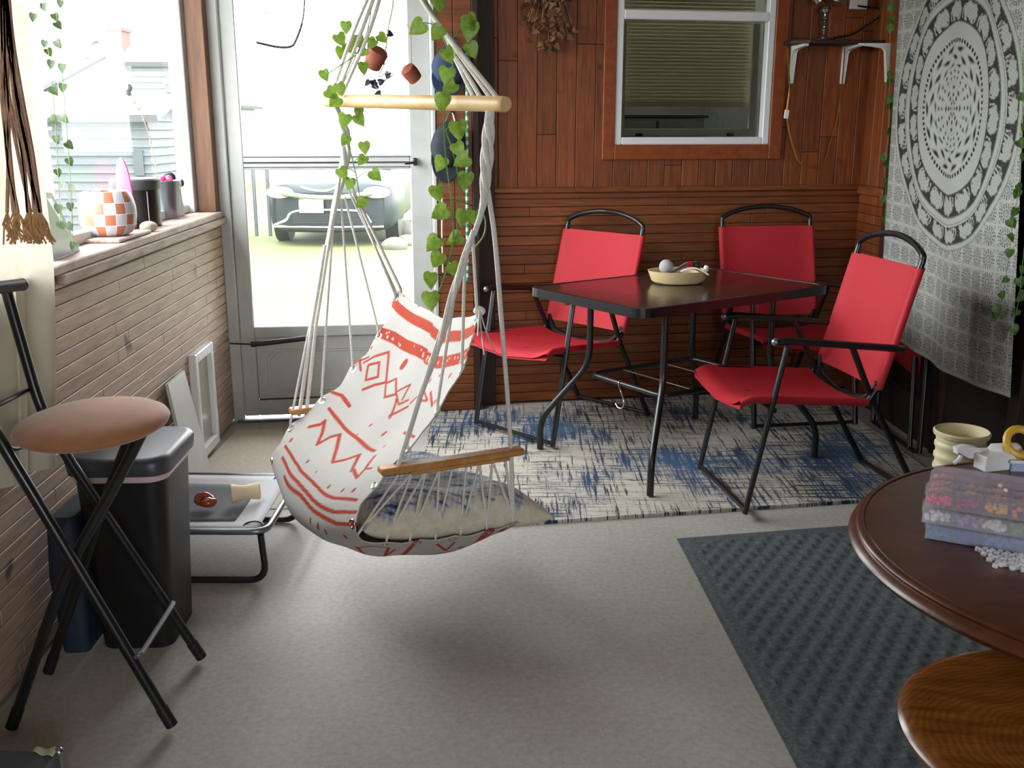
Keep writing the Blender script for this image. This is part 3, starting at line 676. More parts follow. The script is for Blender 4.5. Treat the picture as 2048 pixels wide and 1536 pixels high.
# ------------------------------------------------------------------ waste bin, navy bag, board, pet door
t = thing('waste_bin', 'tall black waste bin with a slate grey lid behind the bar stool', 'bin', (-.985, 2.56, 0))
mb = MB(); MBn = Matrix.Translation((-1.012, 2.54, 0)) @ Matrix.Rotation(aL, 4, 'Z')
def rrect(hx, hy, r, n=6):
    out = []
    for sx, sy, a0 in ((1, 1, 0), (-1, 1, 90), (-1, -1, 180), (1, -1, 270)):
        for k in range(n+1):
            a = math.radians(a0+90*k/n); out.append((sx*(hx-r)+r*math.cos(a), sy*(hy-r)+r*math.sin(a)))
    return out
def loft(mb, M, secs, capb=True, capt=True):
    R = [[mb.bm.verts.new(M @ V((x, y, z))) for x, y in pts] for pts, z in secs]; n = len(R[0])
    for i in range(len(R)-1):
        for k in range(n): mb.bm.faces.new((R[i][k], R[i][(k+1) % n], R[i+1][(k+1) % n], R[i+1][k]))
    if capb: mb.bm.faces.new(R[0][::-1])
    if capt: mb.bm.faces.new(R[-1])
loft(mb, MBn, [(rrect(.095, .115, .04), 0), (rrect(.118, .14, .05), .505)]); mb.build('body', MAT['black_soft'], t, True)
mb = MB(); loft(mb, MBn, [(rrect(.1200, .142, .05), .478), (rrect(.1225, .1445, .05), .503)], False, False); mb.build('liner', MAT['liner'], t, True)
mb = MB(); loft(mb, MBn, [(rrect(.130, .152, .05), .497), (rrect(.134, .156, .052), .530), (rrect(.126, .147, .05), .542), (rrect(.115, .134, .045), .544)]); mb.build('lid', MAT['bin_lid'], t, True, sharp=60)
mb = MB(); loft(mb, Matrix.Translation((-1.165, 2.50, 0)) @ Matrix.Rotation(aL, 4, 'Z'), [(rrect(.035, .10, .02), 0), (rrect(.045, .12, .03), .22), (rrect(.040, .11, .03), .36), (rrect(.03, .09, .02), .38)])
put(mb.build('storage_bag', MAT['navy'], None, True, loc=(-1.165, 2.50, 0)), label='dark navy soft bag wedged between the waste bin and the left wall', category='bag')
B0, B1 = V((XL(3.70)+.19, 3.46, .001)), V((XL(3.92)+.17, 3.82, .001))
T0, T1 = V((XL(3.59)+.016, 3.585, .43)), V((XL(3.80)+.016, 3.800, .44))
def on_lean(u, v, off): r = ray(u, v); t_ = (-1.144+off)/(r.x+.0381*r.y); return at(r, t_)
def down(u, v, du, off):
    lo, hi = v, v+160
    for _ in range(40):
        md = (lo+hi)/2
        if on_lean(u+du*(md-v), md, off).z > .002: lo = md
        else: hi = md
    return on_lean(u+du*(lo-v), lo, off)
Q0, Q1 = down(372, 935, .236, .085), down(415, 925, .268, .085)
T0, T1 = on_lean(333, 770, .022), on_lean(366, 742, .022)
mb = MB(); nrm = (T0-Q0).cross(Q1-Q0).normalized(); nrm = nrm if nrm.x > 0 else -nrm
off = nrm*.006+V((0, 0, .002)); qq = [Q0, Q1, T1, T0]; fr_ = [mb.bm.verts.new(p+off) for p in qq]; bk_ = [mb.bm.verts.new(p+off-nrm*.012) for p in qq]
mb.bm.faces.new(fr_); mb.bm.faces.new(bk_[::-1])
for k in range(4): mb.bm.faces.new((fr_[k], bk_[k], bk_[(k+1) % 4], fr_[(k+1) % 4]))
put(mb.build('board', MAT['white_paint'], None, loc=Q0), label='plain white board leaning on the left wall beside the pet door', category='board')
t = thing('pet_door', 'white framed pet door set low in the boarded left wall', 'pet door', ML @ V((4.03*kL, 0, .02)))
mb = MB(); a0, a1 = 3.89*kL, 4.165*kL
for q in (((a0, -.03, .03), (a0+.035, .002, .475)), ((a1-.035, -.03, .03), (a1, .002, .475)), ((a0+.035, -.03, .435), (a1-.035, .002, .475)), ((a0+.035, -.03, .03), (a1-.035, .002, .075))): mb.box(ML, q[0], q[1], .004)
mb.build('frame', MAT['white_plastic'], t)
mb = MB(); mb.box(ML, (a0+.037, -.010, .077), (a1-.037, -.004, .433), .002); mb.build('flap', plastic_clear('smoky_flap', (.8, .78, .7, 1), .5), t)

# ------------------------------------------------------------------ folding cot (low pet bed)
t = thing('pet_cot', 'low grey folding cot with a pale border by the waste bin', 'cot', (-.98, 3.10, 0))
c00, c10, c11, c01 = V((-1.215, 2.82, .172)), V((-.742, 2.815, .172)), V((-.745, 3.31, .172)), V((-1.23, 3.33, .172))
def cq(u, v): return (c00*(1-u)+c10*u)*(1-v)+(c01*(1-u)+c11*u)*v
mb = MB(); mb.grid(lambda u, v: cq(.01+.93*u, .02+.96*v)+V((0, 0, .004-.012*math.sin(PI*u)*math.sin(PI*v))), 12, 12); mb.build('border', MAT['cot_pale'], t, True, solid=.003)
mb = MB(); mb.grid(lambda u, v: cq(.08+.68*u, .15+.66*v)+V((0, 0, .0075-.012*math.sin(PI*(.08+.7*u))*math.sin(PI*(.13+.70*v)))), 12, 12); mb.build('sling', MAT['cot_grey'], t, True, solid=.002)
mb = MB(); mb.tube(rounded([c00, c10, c11, c01], .05), .0105, 10); mb.build('frame', MAT['grey_metal'], t, True)
for v, dz in ((.01, 0), (.99, 0)):
    a, b = cq(0.02, v), cq(.96, v); mb = MB()
    mb.tube(rounded([a+V((0, 0, -.01)), V((a.x, a.y, .0115)), V((b.x+.01, b.y, .0115)), b+V((0, 0, -.01))], .055), .0105, 10); mb.build('leg', MAT['black_soft'], t, True)
for v in (.05, .90):
    c = cq(.90, v+.02)+V((0, 0, .004)); mb = MB(); mb.tube([c+V((.03*math.cos(a), .022*math.sin(a), .006*math.sin(a))) for a in [2*PI*k/16 for k in range(16)]], .0028, 6, closed=True); mb.build('bungee_loop', MAT['black_soft'], t, True)
mb = MB(); c = G(412, 1012, .18)
mb.tube(spline([c+V((-.028, 0, .012)), c+V((-.022, .018, .024)), c+V((.0, .024, .027)), c+V((.022, .010, .020)), c+V((.025, -.012, .018)), c+V((.004, -.024, .018)), c+V((-.022, -.016, .016))], 6), [.011+.004*math.sin(i*.3) for i in range(37)], 10); mb.ball(c+V((.006, 0, .016)), (.020, .018, .014))
put(mb.build('chew_toy', MAT['amber'], None, True, loc=c), label='glossy reddish brown knotted chew toy on the grey cot', category='pet toy')
mb = MB(); c = G(492, 1003, .18); R_ = Matrix.Translation(c) @ Matrix.Rotation(.35, 4, 'Z')
mb.lathe(R_ @ Matrix.Translation((0, 0, .032)) @ Matrix.Rotation(PI/2, 4, 'Y'), [(.020, -.043), (.029, -.046), (.032, -.042), (.026, -.02), (.0235, 0), (.025, .02), (.029, .042), (.026, .046), (.018, .043), (.015, 0), (.020, -.043)], 24, cap0=False, cap1=False)
put(mb.build('chew_bone', MAT['bone'], None, True, loc=c), label='cream hollow chew bone on the grey cot', category='pet toy')
# the corner of a dark case at the lower left
t = thing('storage_case', 'dark grey case with a taped silver corner in front of the bar stool', 'case', G(60, 1530, .06))
A, B_, = G(-10, 1497, .10), G(122, 1500, .10); dxc = (B_-A).normalized(); MCs = frame(B_, -dxc, V((0, -1, 0)), V((0, 0, 1)))
mb = MB(); mb.box(MCs, (.0, .0, -.099), (.22, .25, 0), .006); mb.build('body', MAT['cot_grey'], t)
mb = MB(); mb.tube([MCs @ V(p) for p in ((.002, .002, -.09), (.002, .002, -.004))], .007, 10); mb.ball(MCs @ V((.003, .003, -.002)), .0105); mb.build('corner_guard', MAT['steel'], t, True)
mb = MB(); mb.grid(lambda u, v: MCs @ V((.005+.05*u, -.002+.03*v*(1-.5*u), .003+.003*math.sin(u*9))), 10, 4); mb.build('tape', MAT['tape_cream'], t, True, solid=.001)
# ------------------------------------------------------------------ hanging hammock chair
LAT = V((-.342, .53, 0)); LU = LAT.normalized(); E1 = V((.904, .4264, 0)).normalized()
def NP(s, z): return V((.904*s, 2.576+.4264*s, z))
PROF = spline([V((s, 0, z)) for s, z in ((-.088, .893), (-.13, .765), (-.19, .672), (-.250, .591), (-.335, .51), (-.405, .432), (-.440, .365), (-.405, .318), (-.33, .302), (-.25, .296), (-.155, .290), (-.06, .290), (.025, .298))], 10)
_cum = [0]
for a, b in zip(PROF, PROF[1:]): _cum.append(_cum[-1]+(b-a).length)
def prof(p):
    d = max(0, min(1, p))*_cum[-1]; i = 0
    while i < len(PROF)-2 and _cum[i+1] < d: i += 1
    f_ = (d-_cum[i])/(_cum[i+1]-_cum[i]); a = PROF[i].lerp(PROF[i+1], f_); j, k = max(0, i-4), min(len(PROF)-1, i+5)
    K = ((0, .35, -.94), (.25, .45, -.85), (.42, -.35, -.90), (.52, -.62, -.80), (.64, -.30, -.95), (.8, 0, -1), (1, .1, -1))
    for (p0, x0, z0), (p1, x1, z1) in zip(K, K[1:]):
        if p <= p1: w = (p-p0)/(p1-p0); return a, V((x0+(x1-x0)*w, 0, z0+(z1-z0)*w)).normalized()     # the way the cloth sags
    return a, V((0, 0, -1))
def sagf(p):
    K = ((0, .055), (.18, .065), (.36, .072), (.50, .062), (.62, .088), (.74, .142), (.88, .165), (1, .13))
    for (a, x), (b, y) in zip(K, K[1:]):
        if p <= b: f_ = (p-a)/(b-a); f_ = f_*f_*(3-2*f_); return x+(y-x)*f_
    return K[-1][1]
GROM = [.02, .135, .245, .355, .46, .56, .665, .745, .83, .915, .985]
def sling(p, q):
    a, n = prof(p); k = min(abs(p-g_) for g_ in GROM)
    e = max(0, 1-min(q, 1-q)/.10); q2 = .5+(q-.5)*(1-.065*min(1, k/.05)*e)
    w_ = max(0, 1-p/.45); P_ = NP(a.x, a.z)+(LAT+V((.062, .03, -.028))*w_)*q2
    w = sagf(p)*(1-abs(2*q2-1)**1.7)
    P_ += (E1*n.x+V((0, 0, n.z)))*w
    P_ += (E1*n.x+V((0, 0, n.z)))*.004*math.sin(q*17+p*5)*(4*q*(1-q))
    return P_
hc = thing('hammock_chair', 'hanging cotton hammock chair with orange tribal print and a wooden bar', 'hammock chair', (-.33, 2.77, 0))
STROKES = [(0.03, [(1, 0.034), (0.905, 0.039), (0.57, 0.037)]), (0.03, [(0.54, 0.042), (0.46, 0.047), (0.23, 0.047), (0.02, 0.037)]), (0.034, [(1, 0.126), (0.86, 0.111), (0.55, 0.103)]), (0.034, [(0.52, 0.108), (0.44, 0.108), (0.29, 0.111), (0.025, 0.095)]), (0.007, [(1, 0.242), (1, 0.221), (0.955, 0.195)]), (0.007, [(1, 0.213), (0.925, 0.234)]), (0.0075, [(0.95, 0.213), (0.92, 0.189), (0.845, 0.15), (0.775, 0.189), (0.725, 0.216), (0.785, 0.239), (0.83, 0.266)]), (0.007, [(0.905, 0.211), (0.855, 0.187), (0.8, 0.218), (0.855, 0.245), (0.905, 0.211)]), (0.007, [(0.72, 0.218), (0.66, 0.25), (0.585, 0.229), (0.665, 0.195), (0.72, 0.218)]), (0.006, [(0.59, 0.226), (0.52, 0.247), (0.47, 0.224)]), (0.006, [(0.595, 0.224), (0.53, 0.189)]), (0.007, [(0.56, 0.239), (0.505, 0.279)]), (0.007, [(0.52, 0.276), (0.44, 0.239)]), (0.006, [(0.515, 0.232), (0.53, 0.189)]), (0.009, [(1, 0.324), (0.91, 0.311), (0.815, 0.313)]), (0.008, [(0.895, 0.353), (0.745, 0.35), (0.565, 0.35), (0.35, 0.353)]), (0.009, [(0.875, 0.416), (0.835, 0.389), (0.84, 0.376), (0.77, 0.397), (0.725, 0.418), (0.715, 0.384), (0.69, 0.366), (0.585, 0.395), (0.5, 0.424), (0.455, 0.403), (0.42, 0.374), (0.375, 0.392), (0.31, 0.421)]), (0.009, [(0.305, 0.416), (0.205, 0.442), (0.215, 0.413), (0.285, 0.368)]), (0.007, [(0.215, 0.413), (0.17, 0.411)]), (0.008, [(0.915, 0.497), (0.7, 0.487), (0.42, 0.495), (0.245, 0.505), (0.065, 0.503)]), (0.008, [(0.865, 0.518), (0.615, 0.513), (0.33, 0.526), (0.185, 0.537), (0.015, 0.532)]), (0.008, [(0.75, 0.534), (0.51, 0.532), (0.285, 0.545), (0.14, 0.561), (0, 0.561)]), (0.007, [(0.25, 0.3), (0.07, 0.313)]), (0.006, [(0.345, 0.237), (0.33, 0.216), (0.24, 0.216), (0.36, 0.192), (0.395, 0.208)]), (0.008, [(0.27, 0.192), (0.14, 0.229)]), (0.006, [(0.435, 0.229), (0.415, 0.208), (0.385, 0.189)]), (0.007, [(0.21, 0.65), (0.105, 0.658), (0.095, 0.695), (0.61, 0.808)]), (0.008, [(0.19, 0.647), (0.32, 0.703)]), (0.011, [(0.275, 0.771), (0, 0.734)]), (0.007, [(0.075, 0.805), (0.175, 0.853), (0.07, 0.847)]), (0.007, [(0.295, 0.824), (0.21, 0.847), (0.195, 0.876)]), (0.036, [(0.015, 0.921), (0.185, 0.937)]), (0.018, [(0.045, 0.971), (0.145, 0.984)]), (0.006, [(0.325, 0.708), (0.23, 0.726), (0.115, 0.716)]), ]
BLOBS = [(0.68, 0.153, 0.013), (0.35, 0.479, 0.005), (0.225, 0.482, 0.005), (0.145, 0.479, 0.006), (0.66, 0.461, 0.005), (0.9, 0.474, 0.006), (0.355, 0.563, 0.005), (0.285, 0.568, 0.006), (0.235, 0.579, 0.005), (0.11, 0.592, 0.006), (0.44, 0.311, 0.006), (0.315, 0.337, 0.004), (0.58, 0.313, 0.004), (0.53, 0.468, 0.003), (0.28, 0.142, 0.006), (0.15, 0.145, 0.006), (0.38, 0.158, 0.005), (0.16, 0.889, 0.008), (0.985, 0.171, 0.004), (0.135, 0.216, 0.006), (1, 0.147, 0.004), (0.89, 0.113, 0.003), (0.59, 0.345, 0.003), (0.915, 0, 0.004), (0.75, 0, 0.004)]

NU, NV = 200, 380
mb = MB(); mb.grid(lambda u, v: sling(v, u), NU, NV)
so = mb.build('sling', MAT['sling_print'], hc, True, solid=.0035, sharp=180)
uu, vv = np.meshgrid(np.linspace(0, 1, NU+1), np.linspace(0, 1, NV+1)); AX, AY = .63, _cum[-1]
X_, Y_ = uu.ravel()*AX, vv.ravel()*AY; ink = np.zeros(X_.shape)
hsh = np.abs(np.sin(X_*1900+Y_*733)*43758.5) % 1
def seg_ink(x0, y0, x1, y1, w, soft=.0022):
    global ink
    dx, dy = x1-x0, y1-y0; L = dx*dx+dy*dy+1e-12; t_ = np.clip(((X_-x0)*dx+(Y_-y0)*dy)/L, 0, 1)
    d = np.hypot(X_-x0-t_*dx, Y_-y0-t_*dy); ink = np.maximum(ink, np.clip((w/2-d)/soft+.5, 0, 1))
def hole(x, y, r):
    global ink
    d = np.hypot(X_-x, Y_-y); ink = np.minimum(ink, np.clip((d-r)/.002+.5, 0, 1))
for w, pts in STROKES:
    w = w*1.25 if w < .02 else w*1.05
    for (q0, p0), (q1, p1) in zip(pts, pts[1:]): seg_ink(q0*AX, p0*AY, q1*AX, p1*AY, w)
for q, p, r in BLOBS: seg_ink(q*AX, p*AY-r*.5, q*AX+r*.2, p*AY+r*.5, 2*r)
rg_ = random.Random(5)
for w, pts in STROKES:
    if w > .03:
        for (q0, p0), (q1, p1) in zip(pts, pts[1:]):
            for k in range(7): t_ = rg_.random(); hole((q0+(q1-q0)*t_)*AX, (p0+(p1-p0)*t_)*AY+rg_.uniform(-.3, .3)*w, rg_.uniform(.0028, .0052))
set_print(so, ink)
def tubeobj(name, pts, r, m, par=hc, n=8): b_ = MB(); b_.tube(pts, r, n); return b_.build(name, m, par, True)
bR, bL = V((-.025, 2.45, 1.407)), V((-.546, 3.1, 1.432))
bd = (bL-bR).normalized()
mb = MB(); mb.tube([bR-bd*.018, bR-bd*.012, bR, bL, bL+bd*.012, bL+bd*.02], [.0165, .0188, .0188, .0186, .0186, .013], 24); mb.build('spreader_bar', MAT['birch'], hc, True)
apex = V((-.309, 2.77, 1.80))
mb = MB(); mb.tube([apex+V((.0, 0, .03*1)) + V((.028*math.cos(a), 0, .028*math.sin(a))) for a in [2*PI*k/20 for k in range(20)]], .004, 8, closed=True); mb.build('ring', MAT['steel'], hc, True)
tubeobj('top_rope', [apex+V((0, 0, .055)), V((-.309, 2.77, 2.40))], .008, MAT['rope'])
for k in range(4):
    o_ = (k-1.5)
    b0 = bR+bd*(.016+.030*k+.012*(k > 1)); tubeobj('rope', spline([apex+V((.004*o_, 0, 0)), apex.lerp(b0, .5)+V((.010*o_, .012*o_, .004)), b0+V((.002*o_, 0, .018)), b0+V((.0, -.021, -.002))], 6), .0058, MAT['rope'])
for k in range(3):
    o_ = (k-1)
    b0 = bL-bd*(.020+.030*k); tubeobj('rope', spline([apex+V((.004*o_, 0, 0)), apex.lerp(b0, .5)+V((.012*o_, .012*o_, .004)), b0+V((0, .0, .018)), b0+V((0, -.021, -.002))], 6), .0056, MAT['rope'])
# arm rests
def arm(P0, P1):
    d = (P1-P0); Lg = d.length; M_a = frame(P0, d, LU); b_ = MB()
    b_.box(M_a, (-.012, -.02, 0), (Lg+.012, .02, .019), .004); b_.box(M_a, (.07, -.013, -.012), (Lg-.03, .013, 0), .003)
    return b_.build('armrest', MAT['oak'], hc, True)
aN0, aN1 = Y(768, 948, 2.425), Y(1036, 908, 2.59)
aF0, aF1 = aN0+LAT+V((0, 0, .008)), aN1+LAT+V((0, 0, .008))
arm(aN0, aN1); arm(aF0, aF1)
def twist(pts, r, n=3, turns=5, rr=.0065, m=MAT['rope']):
    pts = spline(pts, 14); N = len(pts)
    for k in range(n):
        out = []
        for i, p in enumerate(pts):
            a = 2*PI*(k/n+turns*i/N); out.append(p+V((math.cos(a), math.sin(a)*.8, 0))*r*math.sin(PI*min(1, .12+i/N*1.1)) if r else p)
        tubeobj('rope', out, rr, m)
# near side bundle
nb = [Y(980, 222, 2.455), Y(976, 280, 2.455), Y(972, 345, 2.455), Y(966, 410, 2.458), Y(948, 470, 2.455)]
twist(nb, .010, 4, 1.3, .0070)
twist([Y(948, 460, 2.455), Y(915, 560, 2.45), Y(880, 680, 2.44), Y(838, 800, 2.43), Y(797, 930, 2.43)], .0055, 3, 1.6, .0056)
tubeobj('rope', spline([Y(976, 380, 2.458), Y(990, 480, 2.48), Y(1003, 640, 2.52), Y(1014, 780, 2.56), Y(1022, 905, 2.585), Y(1026, 1030, 2.585)], 8), .0062, MAT['rope'])
def gp(p, q): return sling(p, q)
for p, u0, v0 in ((.02, 945, 465), (.135, 930, 520), (.245, 912, 570), (.355, 898, 610)):
    e = gp(p, .02); tubeobj('rope', [Y(u0, v0, 2.452), e+V((0, 0, .02)), e], .0042, MAT['rope'])
# far side bundle
fb = [Y(672, 216, 3.09), Y(690, 270, 3.08), Y(688, 330, 3.07), Y(668, 420, 3.05), Y(655, 500, 3.03)]
twist(fb, .009, 3, 1.6, .0078)
for u_, du in ((648, 0), (655, 14)):
    tubeobj('rope', [Y(u_+2, 490, 3.03), Y(622+du*.6, 660, 2.99), Y(598+du, 832, 2.96)], .0058, MAT['rope'])
for p, u0, v0 in ((.02, 697, 380), (.03, 700, 372), (.135, 690, 395), (.245, 682, 400), (.355, 668, 420), (.46, 660, 450)):
    e = gp(p, .98); tubeobj('rope', [Y(u0, v0, 3.06), e+V((0, 0, .02)), e], .0036, MAT['rope'])
tubeobj('rope', [Y(702, 372, 3.06), gp(.02, .98)+V((.012, .035, .02)), aF1+V((-.03, -.012, .02)), gp(.985, .98)+V((0, 0, .01))], .005, MAT['rope'])
# arm rest lacing, grommets, ties
seatg = [.56, .665, .745, .83, .915, .985]
for A0, A1, q in ((aN0, aN1, .015), (aF0, aF1, .985)):
    hs = [A0.lerp(A1, .10+.80*k/8)+V((0, 0, -.008)) for k in range(9)]
    gs = [.60, .665, .725, .79, .85, .915, .985]
    for k, p in enumerate(gs):
        e = gp(p, q)
        for j in (k, k+1):
            tubeobj('lacing', [hs[min(8, j+ (1 if k > 3 else 0))], e+V((0, 0, .012)), e], .0034, MAT['rope'], n=6)
for q in (.028, .972):
    for p in GROM:
        c, c2, c3 = gp(p, q), gp(min(1, p+.01), q), gp(p, q+.01)
        nn = (c2-c).cross(c3-c).normalized(); F_ = frame(c, (c2-c), (c3-c).normalized()); b_ = MB()
        b_.tube([F_ @ V((.0105*math.cos(a), .0105*math.sin(a), 0)) for a in [2*PI*k/14 for k in range(14)]], .0036, 6, closed=True); b_.build('grommet', MAT['steel'], hc, True)
tw = gp(0.0, .01)
for dx_, dz_ in ((.012, -.105), (.040, -.10), (-.004, -.055)):
    b_ = MB(); b_.tube(spline([tw+V((0, -.006, .012)), tw+V((dx_*.4, -.018, dz_*.4)), tw+V((dx_, -.016, dz_))], 5), .009, 8, flat=(.25, 1)); b_.build('tie', MAT['cotton'], hc, True)
mb = MB(); mb.ball(tw+V((0, -.004, .006)), (.016, .012, .013)); mb.build('knot', MAT['cotton'], hc, True)
# cushions in the seat
def pillow(cs, cq_, cz, a, b, th, label, tilt=0, seed=1):
    c = NP(cs, cz)+LAT*cq_; rr = random.Random(seed); ph = [rr.uniform(0, 6) for _ in range(6)]; mb = MB(); pr = []
    for sgn in (1, -1):
        def f(u, v):
            x, y = 2*u-1, 2*v-1; h = max(0, (1-abs(x)**2.6)*(1-abs(y)**2.6))**.48
            pin = 1-.10*(1-abs(x)**2)*abs(y)**3; pin2 = 1-.08*(1-abs(y)**2)*abs(x)**3
            z = th*h*(1.0 if sgn > 0 else 1.1)*sgn + .010*h*math.sin(5*x+ph[0])*math.cos(4*y+ph[1])*(1 if sgn > 0 else .3)
            z -= tilt*x*a + .05*max(0, x-.55)
            if sgn > 0: z -= .022*h*math.exp(-((x-.1)**2+(y)**2)*9)
            return c+E1*(x*a*pin2)+LU*(y*b*pin)+V((0, 0, z))
        n0 = len(mb.bm.verts); mb.grid(f, 56, 48)
        mb.bm.verts.index_update()
    bmesh.ops.remove_doubles(mb.bm, verts=mb.bm.verts[:], dist=1e-4)
    mb.bm.verts.ensure_lookup_table()
    for v in mb.bm.verts:
        d = v.co-c; x, y = d.dot(E1)/a, d.dot(LU)/b
        k = d.z+tilt*x*a-(.52*th+.012*math.sin(9*x+ph[2])+.010*math.sin(23*x+ph[3])); pr.append(1.0 if k > 0 else 0.0)
    o = mb.build('seat_cushion', MAT['cushion'], None, True, loc=c, sharp=75); set_print(o, pr)
    return put(o, label=label, category='cushion', group=None)
pillow(-.145, .235, .332, .278, .155, .072, 'beige and grey blue cushion nearest the viewer in the hammock chair seat', .06, 1)
pillow(-.150, .72, .300, .262, .155, .080, 'blue striped cushion at the far side of the hammock chair seat', .03, 5)
# ------------------------------------------------------------------ round table, stool and what lies on the table
TT = .62; tcx = V((1.145, 1.66, 0))
t = thing('round_table', 'round dark brown wooden table with a moulded edge at the right', 'table', tcx)
MT = Matrix.Translation((tcx.x, tcx.y, 0))
mb = MB(); mb.lathe(MT, [(.001, TT-.03), (.488, TT-.03), (.488, TT-.002), (.486, TT), (.001, TT)], 96, cap0=False, cap1=False); mb.build('tabletop', MAT['table_wood'], t, True)
mb = MB(); mb.lathe(MT, [(.40, TT-.045), (.470, TT-.045), (.492, TT-.040), (.508, TT-.034), (.515, TT-.024), (.511, TT-.016), (.503, TT-.013), (.500, TT-.010), (.502, TT-.004), (.498, TT+.001), (.491, TT+.002), (.487, TT)], 128, cap0=False, cap1=False); mb.build('moulded_edge', MAT['table_wood'], t, True, sharp=50)
mb = MB(); mb.lathe(MT, [(.06, .08), (.075, .12), (.045, .20), (.055, .32), (.075, .42), (.05, .50), (.08, .56), (.16, .578)], 32); mb.build('pedestal', MAT['table_wood'], t, True)
for k in range(4):
    a = k*PI/2+.6; mb = MB(); mb.tube(spline([V((tcx.x, tcx.y, .16))+V((math.cos(a)*r_, math.sin(a)*r_, z_)) for r_, z_ in ((.05, 0), (.15, .01), (.26, -.06), (.36, -.143))], 6), [.035]*6+[.03]*6+[.022]*7, 10); mb.build('foot', MAT['table_wood'], t, True)
t = thing('wooden_stool', 'honey coloured round wooden stool in the lower right corner', 'stool', (.858, 1.312, 0))
MS = Matrix.Translation((.858, 1.312, 0)); sz = .475
mb = MB(); mb.lathe(MS, [(.001, sz-.04), (.20, sz-.04), (.245, sz-.034), (.262, sz-.022), (.266, sz-.010), (.258, sz-.001), (.245, sz+.002), (.225, sz-.001), (.15, sz-.008), (.001, sz-.011)], 96, cap0=False, cap1=False); mb.build('seat', MAT['stool_wood'], t, True)
for k in range(4):
    a = PI/4+k*PI/2+.2; mb = MB(); mb.tube([V((.858+math.cos(a)*r_, 1.312+math.sin(a)*r_, z_)) for r_, z_ in ((.15, sz-.03), (.165, .36), (.19, .18), (.22, 0))], [.02, .024, .022, .016], 12); mb.build('leg', MAT['cherry_leg'], t, True)
mb = MB(); mb.tube([V((.858+.19*math.cos(a), 1.312+.19*math.sin(a), .17)) for a in [PI/4+.2+k*PI/2 for k in range(4)]], .009, 8, closed=True); mb.build('stretcher', MAT['cherry_leg'], t, True)
# bead organiser boxes
def hexc(h): return srgb(int(h[0:2], 16), int(h[2:4], 16), int(h[4:6], 16))
bead_m = {}
def bm_(h):
    if h not in bead_m: bead_m[h] = M_('bead_'+h, hexc(h), .35, var=.25, scale=120)
    return bead_m[h]
q0 = G(1849, 1077, TT); q1 = G(2052, 1112, TT); qd = G(1926, 948, TT)
def organiser(z, h, o, ux, uy, Lx, Ly, mat, label, cols):
    MO = frame(V((o.x, o.y, z)), ux, uy); t = thing('bead_organiser', label, 'storage box', MO @ V((Lx/2, Ly/2, 0)), group='stacked bead organisers')
    mb = MB(); th = .0015
    for q in (((0, 0, 0), (Lx, Ly, th)), ((0, 0, th), (Lx, th, h-.004)), ((0, Ly-th, th), (Lx, Ly, h-.004)), ((0, th, th), (th, Ly-th, h-.004)), ((Lx-th, th, th), (Lx, Ly-th, h-.004))): mb.box(MO, *q)
    mb.build('tray', mat, t)
    mb = MB()
    for k in range(1, 5): mb.box(MO, (Lx*k/5-.0007, th, th), (Lx*k/5+.0007, Ly-th, h-.005))
    for k in range(1, 4): mb.box(MO, (th, Ly*k/4-.0007, th), (Lx-th, Ly*k/4+.0007, h-.005))
    mb.build('divider', mat, t)
    mb = MB(); mb.box(MO, (-.001, -.001, h-.004), (Lx+.001, Ly+.001, h-.001), .001); mb.build('lid', MAT['lilac_lid'] if mat is MAT['lilac'] else mat, t)
    for k in (.25, .75):
        mb = MB(); mb.box(MO, (-.004, Ly*k-.012, h*.35), (0, Ly*k+.012, h-.002), .001); mb.build('clasp', MAT['clear'], t)
    rr = random.Random(int(z*1000)); i = 0
    for jy in range(4):
        for kx in range(5):
            c = cols[(jy*5+kx) % len(cols)]
            if c is None: continue
            mb = MB(); cx, cy = Lx*(kx+.5)/5, Ly*(jy+.5)/4
            for _ in range(44):
                x, y = rr.gauss(0, .30), rr.gauss(0, .30)
                if abs(x) > .42 or abs(y) > .40: continue
                mb.ball(MO @ V((cx+x*Lx/5, cy+y*Ly/4, .006+rr.random()*(h-.017)*max(.2, 1-abs(x)-abs(y)))), .0048, 7, 5)
            o_ = mb.build('bead_heap', bm_(c[0]), None, True, loc=MO @ V((cx, cy, .0015)))
            put(o_, label='heap of %s seed beads, compartment %s, %s row of the %s organiser' % (c[1], ('at the left end', 'second from left', 'in the middle', 'second from right', 'at the right end')[kx], ('front', 'second', 'third', 'back')[jy], {0: 'bottom', 1: 'middle', 2: 'top'}[round((z-TT)/.0305)]), category='beads', kind='stuff')
ux = (q1-q0).normalized(); uy = V((-ux.y, ux.x, 0)); uy = (uy*.8+(qd-q0).normalized()*.2).normalized(); uy = (uy-ux*uy.dot(ux)).normalized()
Lx, Ly = .235, .165
O_, R_d, PK, YL, MG = ('ff8a50', 'orange'), ('f04848', 'red'), ('ff4a78', 'pink'), ('f0b050', 'amber'), ('b02060', 'magenta')
BL, TL, GR, WH, LV = ('3048c0', 'blue'), ('4a90a0', 'teal'), ('60a868', 'green'), ('f6f2f6', 'white'), ('a890d0', 'lavender')
organiser(TT+.001, .030, q0, ux, uy, Lx, Ly, MAT['blue_clear'], 'blue clear bead organiser, lowest of the three stacked boxes', [TL, BL, LV, None, BL, TL, BL, None, LV, TL])
organiser(TT+.0315, .030, q0-ux*.008-uy*.002, ux, uy, Lx, Ly, MAT['clear'], 'clear bead organiser, middle of the three stacked boxes', [WH, LV, WH, GR, WH, None, WH, PK, WH, None])
organiser(TT+.062, .031, q0-ux*.006, ux, uy, Lx, Ly, MAT['lilac'], 'lilac tinted bead organiser with red and orange beads, top of the stack', [PK, MG, YL, O_, R_d, O_, YL, O_, R_d, R_d, O_, O_, YL, R_d, MG, O_, None, R_d, O_, R_d])
